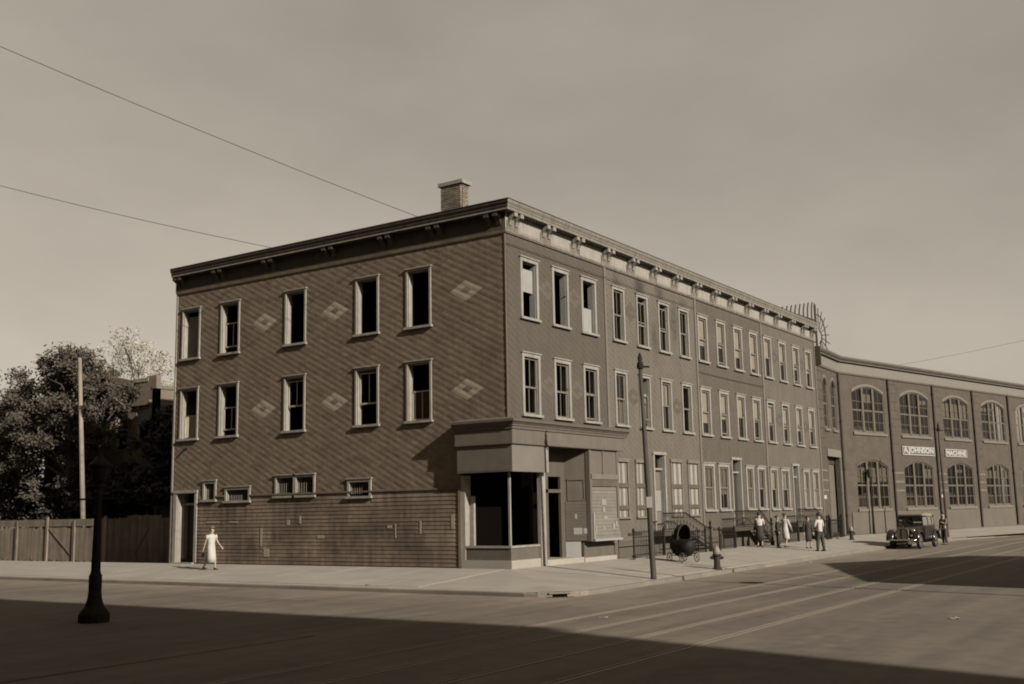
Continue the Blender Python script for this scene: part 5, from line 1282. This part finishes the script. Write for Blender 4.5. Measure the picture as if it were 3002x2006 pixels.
for sgn, rr_ in ((1, rings_h), (1, [[((p_[0] + .1) * .95 - .1, p_[1] * .95, .84 + (p_[2] - .84) * .95) for p_ in r_] for r_ in rings_h])):
    for r0, r1 in zip(rr_, rr_[1:]):
        for j in range(12): hd.face([r0[j], r0[j + 1], r1[j + 1], r1[j]])
hd.build('hood', M['pram'], pr, fix=False)
for r_ in rings_h[1:-1]: MB().tube([((p_[0] + .1) * 1.02 - .1, p_[1] * 1.02, .84 + (p_[2] - .84) * 1.02) for p_ in r_], .011, 5).build('hood_rib', M['pram'], pr)
rim = MB(); rim.tube([(p_[0], p_[1], p_[2]) for p_ in rings_h[0]], .024, 6); rim.build('hood_rim', M['pole'], pr)
ch_ = MB(); ch_.tube([(-.55, .24, .30), (.0, .24, .36), (.55, .24, .30)], .018, 6); ch_.tube([(-.55, -.24, .30), (.0, -.24, .36), (.55, -.24, .30)], .018, 6)
for x in (-.42, .42): ch_.tube([(x, -.30, .24), (x, .30, .24)], .014, 6); ch_.tube([(x, .24, .30), (x * .8, .2, .46)], .012, 5); ch_.tube([(x, -.24, .30), (x * .8, -.2, .46)], .012, 5)
ch_.build('chassis', M['iron_grey'], pr)
hn = MB(); hn.tube([(-.60, -.22, .72), (-.92, -.22, 1.0), (-.95, 0, 1.02), (-.92, .22, 1.0), (-.60, .22, .72)], .014, 6); hn.build('push_handle', M['iron_grey'], pr)
for x in (-.42, .42):
    for s in (-.37, .37):
        m = MB(); m.tube([(x + .17 * math.cos(q), s, .18 + .17 * math.sin(q)) for q in [2 * math.pi * j / 18 for j in range(19)]], .018, 6, cap=False)
        w = m.build('wheel', M['grey_cloth'], pr)
        m = MB()
        for j in range(8): q = 2 * math.pi * j / 8; m.tube([(x, s, .18), (x + .16 * math.cos(q), s, .18 + .16 * math.sin(q))], .006, 4)
        m.lathe([(.03, -.02), (.03, .02)], (x, s, .18), 8); m.build('spokes', M['grey_cloth'], w)

# ------------------------------------------------------------------ the sedan
car = thing('parked_car', 'black nineteen thirties sedan parked by the kerb, facing the corner', 'car', (28.75, -5.78, ZR), math.radians(178))
def rrect(x, hw, z0, z1, rt=.12, rb=.06, n=4, topw=None):
    tw = topw if topw else hw; pts = []
    for (cx_, cz_, r, a0) in ((tw - rt, z1 - rt, rt, 0), (-(tw - rt), z1 - rt, rt, 90), (-(hw - rb), z0 + rb, rb, 180), (hw - rb, z0 + rb, rb, 270)):
        for k in range(n + 1):
            a = math.radians(a0 + 90 * k / n); pts.append((x, cx_ + r * math.cos(a), cz_ + r * math.sin(a)))
    return pts
body = MB()
body.loft([rrect(1.86, .27, .50, 1.04, .14), rrect(1.55, .34, .48, 1.10, .16), rrect(1.1, .46, .47, 1.13, .17), rrect(.72, .60, .46, 1.15, .16), rrect(.55, .66, .44, 1.16, .10), rrect(-.3, .70, .42, 1.17, .08), rrect(-1.2, .69, .42, 1.17, .08), rrect(-1.75, .64, .44, 1.12, .16), rrect(-2.05, .55, .50, .95, .2)])
body.build('body', M['car_paint'], car, smooth=False)
cab = MB()
rf = [rrect(.44, .56, 1.60, 1.68, .05, .02), rrect(.2, .62, 1.59, 1.745, .11, .02), rrect(-.5, .64, 1.59, 1.78, .12, .02), rrect(-1.3, .63, 1.58, 1.75, .12, .02), rrect(-1.62, .58, 1.50, 1.66, .08, .03), rrect(-1.84, .54, 1.30, 1.45, .07, .03)]
cab.loft(rf); cab.build('roof', M['car_roof'], car)
pil = MB()
for s in (-1, 1):
    for (x0, x1, w) in ((.56, .42, .05), (-.42, -.42, .08), (-1.15, -1.15, .07)):
        pil.loft([[(x0 - w / 2, s * .66, 1.12), (x0 + w / 2, s * .66, 1.12), (x0 + w / 2, s * .60, 1.12), (x0 - w / 2, s * .60, 1.12)], [(x1 - w / 2, s * .61, 1.66), (x1 + w / 2, s * .61, 1.66), (x1 + w / 2, s * .55, 1.66), (x1 - w / 2, s * .55, 1.66)]])
    pil.loft([[(-1.55, s * .66, 1.12), (-1.95, s * .57, 1.05), (-1.95, s * .52, 1.05), (-1.55, s * .60, 1.12)], [(-1.5, s * .61, 1.62), (-1.78, s * .54, 1.45), (-1.78, s * .50, 1.45), (-1.5, s * .55, 1.62)]])
    pil.box(-1.6, .45, s * .60 - .03, s * .60 + .03, 1.57, 1.65)
pil.box(.42, .50, -.58, .58, 1.58, 1.68); pil.box(-1.95, -1.62, -.56, .56, 1.08, 1.24); pil.loft([[(.40, -.6, 1.68), (.40, .6, 1.68), (.62, .56, 1.62), (.62, -.56, 1.62)], [(.40, -.6, 1.70), (.40, .6, 1.70), (.64, .56, 1.635), (.64, -.56, 1.635)]])
pil.build('window_pillars', M['car_paint'], car)
g = MB(); g.face([(.56, -.60, 1.15), (.56, .60, 1.15), (.45, .56, 1.62), (.45, -.56, 1.62)]); g.build('windshield', M['glass'], car, fix=False)
for s in (-1, 1):
    for a, b in ((-.38, .46), (-1.11, -.46), (-1.5, -1.2)):
        g = MB(); g.face([(a, s * .645, 1.17), (b, s * .645, 1.17), (b - .04, s * .60, 1.58), (a, s * .60, 1.58)]); g.build('side_window', M['glass'], car, fix=False)
    for a, b in ((-.38, .50), (-1.12, -.42)):
        d_ = MB().box(a, b, s * .695 - .012, s * .695 + .012, .50, 1.10).build('door', M['car_paint'], car)
        MB().tube([(a + .06, s * .715, .98), (a + .20, s * .735, .98)], .014, 6).build('handle', M['chrome'], d_)
    MB().box(-1.6, .70, s * .70 - .01, s * .70 + .012, 1.13, 1.16).build('belt_line', M['grille'], car)
    MB().box(-.95, .85, s * .66 - (.0 if s > 0 else .22), s * .66 + (.22 if s > 0 else 0), .30, .35).build('running_board', M['car_paint'], car)
MB().box(-.7, .3, -.5, .5, .8, 1.1).build('seats', M['shoe'], car)
MB().loft([rrect(1.865, .25, .52, 1.02, .13), rrect(1.90, .24, .53, 1.01, .13)]).build('radiator_grille', M['grille'], car)
sh_ = MB()
pts = rrect(1.90, .27, .50, 1.05, .15); sh_.tube([tuple(p_) for p_ in pts] + [tuple(pts[0])], .022, 6); sh_.tube([(1.92, 0, .52), (1.92, 0, 1.03)], .012, 5); sh_.build('radiator_shell', M['chrome'], car)
MB().tube([(1.75, 0, 1.07), (1.82, 0, 1.12), (1.78, 0, 1.16)], .014, 6).build('hood_ornament', M['chrome'], car)
for s in (-1, 1):
    lf_ = MB(); lf_.box(.78, 1.46, s * .50 - .006, s * .50 + .006, .78, 1.0)
    lv_ = MB()
    for k in range(12): lv_.box(.82 + k * .05, .85 + k * .05, s * (.47 + .0) - .02, s * .545 + .02, .70, .98)
    lv_.build('hood_louvres', M['grille'], car)
    hl_ = MB(); hl_.tube([(1.50, s * .46, .90), (1.56, s * .46, .90), (1.66, s * .46, .90), (1.74, s * .46, .90), (1.755, s * .46, .90)], [.02, .075, .11, .12, .11], 14); hl_.build('headlight', M['chrome'], car, smooth=True)
    MB().tube([(1.60, s * .46, .80), (1.58, s * .50, .70)], .03, 6).build('headlight_bracket', M['car_paint'], car)
    MB().tube([(1.74, s * .40, .68), (1.80, s * .40, .68)], [.06, .07], 10).build('horn', M['chrome'], car)
    for fx, path in ((1.40, [(2.02, .42), (1.98, .62), (1.84, .80), (1.60, .90), (1.36, .88), (1.14, .74), (.98, .52), (.84, .35)]), (-1.36, [(-.74, .36), (-.86, .58), (-1.06, .80), (-1.34, .88), (-1.62, .84), (-1.86, .68), (-2.04, .46), (-2.12, .38)])):
        rg = []
        for k, (x_, z_) in enumerate(path):
            a = path[max(k - 1, 0)]; b = path[min(k + 1, len(path) - 1)]; tx, tz = b[0] - a[0], b[1] - a[1]; L_ = math.hypot(tx, tz); nx, nz = -tz / L_, tx / L_
            if nz < 0 and fx > 0: nx, nz = -nx, -nz
            if fx < 0: 
                if (nx * (x_ - fx) + nz * (z_ - .4)) < 0: nx, nz = -nx, -nz
            if fx > 0 and (nx * (x_ - fx) + nz * (z_ - .4)) < 0: nx, nz = -nx, -nz
            ring = []
            for j in range(9):
                q = math.pi * j / 8; off_ = .09 * (math.sin(q) - .15); y_ = s * (.64 - .19 * math.cos(q))
                ring.append((x_ + nx * off_, y_, z_ + nz * off_))
            for j in range(8, -1, -1):
                q = math.pi * j / 8; off_ = .09 * (math.sin(q) - .15) - .03; y_ = s * (.64 - .17 * math.cos(q))
                ring.append((x_ + nx * off_, y_, z_ + nz * off_))
            rg.append(ring)
        MB().loft(rg).build('fender', M['car_paint'], car, smooth=True)
        wl_ = MB(); n_ = 22
        prof = [(.22, -.06), (.30, -.085), (.36, -.075), (.375, 0), (.36, .075), (.30, .085), (.22, .06)]
        for (r0, y0), (r1, y1) in zip(prof, prof[1:]):
            for j in range(n_):
                q0, q1 = 2 * math.pi * j / n_, 2 * math.pi * (j + 1) / n_
                wl_.face([(fx + r0 * math.cos(q0), s * .66 + y0, .375 + r0 * math.sin(q0)), (fx + r0 * math.cos(q1), s * .66 + y0, .375 + r0 * math.sin(q1)), (fx + r1 * math.cos(q1), s * .66 + y1, .375 + r1 * math.sin(q1)), (fx + r1 * math.cos(q0), s * .66 + y1, .375 + r1 * math.sin(q0))])
        wh = wl_.build('wheel', M['tyre'], car, smooth=True)
        rm_ = MB()
        rm_.tube([(fx, s * .66 - .05, .375), (fx, s * .66 + s * .055, .375)], .225, 20)
        rm_.build('rim', M['wheel'], wh)
        MB().tube([(fx, s * .66, .375), (fx, s * .66 + s * .075, .375), (fx, s * .66 + s * .095, .375)], [.10, .09, .05], 14).build('hubcap', M['chrome'], wh)
bp = MB(); bp.tube([(1.98, -.78, .46), (2.12, -.55, .46), (2.16, 0, .46), (2.12, .55, .46), (1.98, .78, .46)], .042, 8); bp.tube([(1.8, -.3, .44), (2.14, -.3, .46)], .02, 6); bp.tube([(1.8, .3, .44), (2.14, .3, .46)], .02, 6); bp.build('bumper', M['chrome'], car, smooth=True)
MB().box(2.13, 2.15, .30, .62, .26, .40).build('licence_plate', M['paper'], car)
MB().box(-1.7, 1.7, -.5, .5, .30, .47).build('chassis', M['tyre'], car)

# ------------------------------------------------------------------ street litter
for k, (x, y, s, lab) in enumerate(((23.7, -6.3, .16, 'crumpled white paper scrap on the road left of the sedan'), (6.3, -5.7, .13, 'small pale paper scrap in the gutter below the hydrant'), (13.5, -5.5, .14, 'pale paper scrap in the gutter in front of the third house'), (-4.6, 2.2, .10, 'tiny white scrap on the corner pavement'), (-9.2, -8.6, .10, 'small white scrap on the road before the rails'), (-6.6, -15.2, .16, 'white scrap lying far out in the avenue'))):
    z0 = ZR if (y < KY or x < KX) else zs(x, y)
    m = MB(); n = 5; grid = [[(s * (i / n - .5) * 2, s * (j / n - .5) * 1.3, .004 + .05 * s * 10 * max(0, mnoise.noise(Vector((i * .7 + k * 9, j * .7, k))) ) * .6) for j in range(n + 1)] for i in range(n + 1)]
    for i in range(n):
        for j in range(n): m.face([grid[i][j], grid[i + 1][j], grid[i + 1][j + 1], grid[i][j + 1]])
    t = m.build('paper_scrap', M['board_white'], None, fix=False); t.location = (x, y, z0 + .004); t.rotation_euler = (0, 0, k * 1.3)
    t['label'] = lab; t['category'] = 'litter'; t['group'] = 'paper scraps on the street'

# ------------------------------------------------------------------ unseen buildings: some throw the big shadows, some are added to screen the sky
def block(name, label, x0, x1, y0, y1, h, floors, mat, cols):
    t = thing(name, label, 'building', (x0, y0, ZR))
    MB().box(0, x1 - x0, 0, y1 - y0, 0, h).build('wall', mat, t)
    MB().box(-.25, x1 - x0 + .25, -.25, y1 - y0 + .25, h, h + .35).build('cornice', M['cornice'], t)
    wm = MB().box(-.55, .55, -.05, .05, 0, 1.9).mesh('window', M['glass']); fm_ = MB().box(-.68, .68, -.08, .04, -.12, 2.02).mesh('window_frame', M['trim'])
    for f in range(floors):
        z = 1.4 + f * (h - 1.5) / floors
        for c in range(cols):
            for (px, py, rz) in (((x1 - x0) + .03, (y1 - y0) * (c + .5) / cols, math.pi / 2), ((x1 - x0) * (c + .5) / cols, (y1 - y0) + .03, 0)):
                w = link('window_frame', fm_, t, (px, py, z), (0, 0, rz)); link('pane', wm, w, (0, .06, 0))
    return t
block('tenement_building', 'tall brick tenement standing behind the viewer on the near corner', -52, -24.35, -57, -28.0, 24.4, 6, M['tenement'], 6)
block('west_sky_block', 'unseen brick block added west of the side street to screen sky light', -46, -24.2, -8.0, 60, 13.0, 4, M['tenement'], 9)  # added to cut sky light on the shaded street
block('avenue_sky_block', 'unseen two storey brick block added across the avenue to screen sky light', -16, 14, -62, -40, 9.0, 2, M['tenement'], 8)  # invented block, lowers sky light on the shaded ground
block('far_sky_block', 'unseen long low brick block added farther along the avenue to screen sky light', 24, 80, -60, -38, 9.0, 2, M['tenement'], 12)  # another invented block that holds back sky light
gs = thing('gabled_garage', 'low brick garage with a gabled front on the opposite side of the avenue', 'building', (.4, -38, ZR))
GP = [(0, 0), (17, 0), (17, 5.6), (8.6, 7.6), (0, 5.3)]
MB(lambda u, v, w: (u, w, v)).prism(GP, 0, 16.9).build('wall', M['tenement'], gs)
for k in range(4): MB().box(1.2 + k * 4, 4.0 + k * 4, 16.85, 16.95, 0, 3.2).build('garage_door', M['door_dark'], gs)
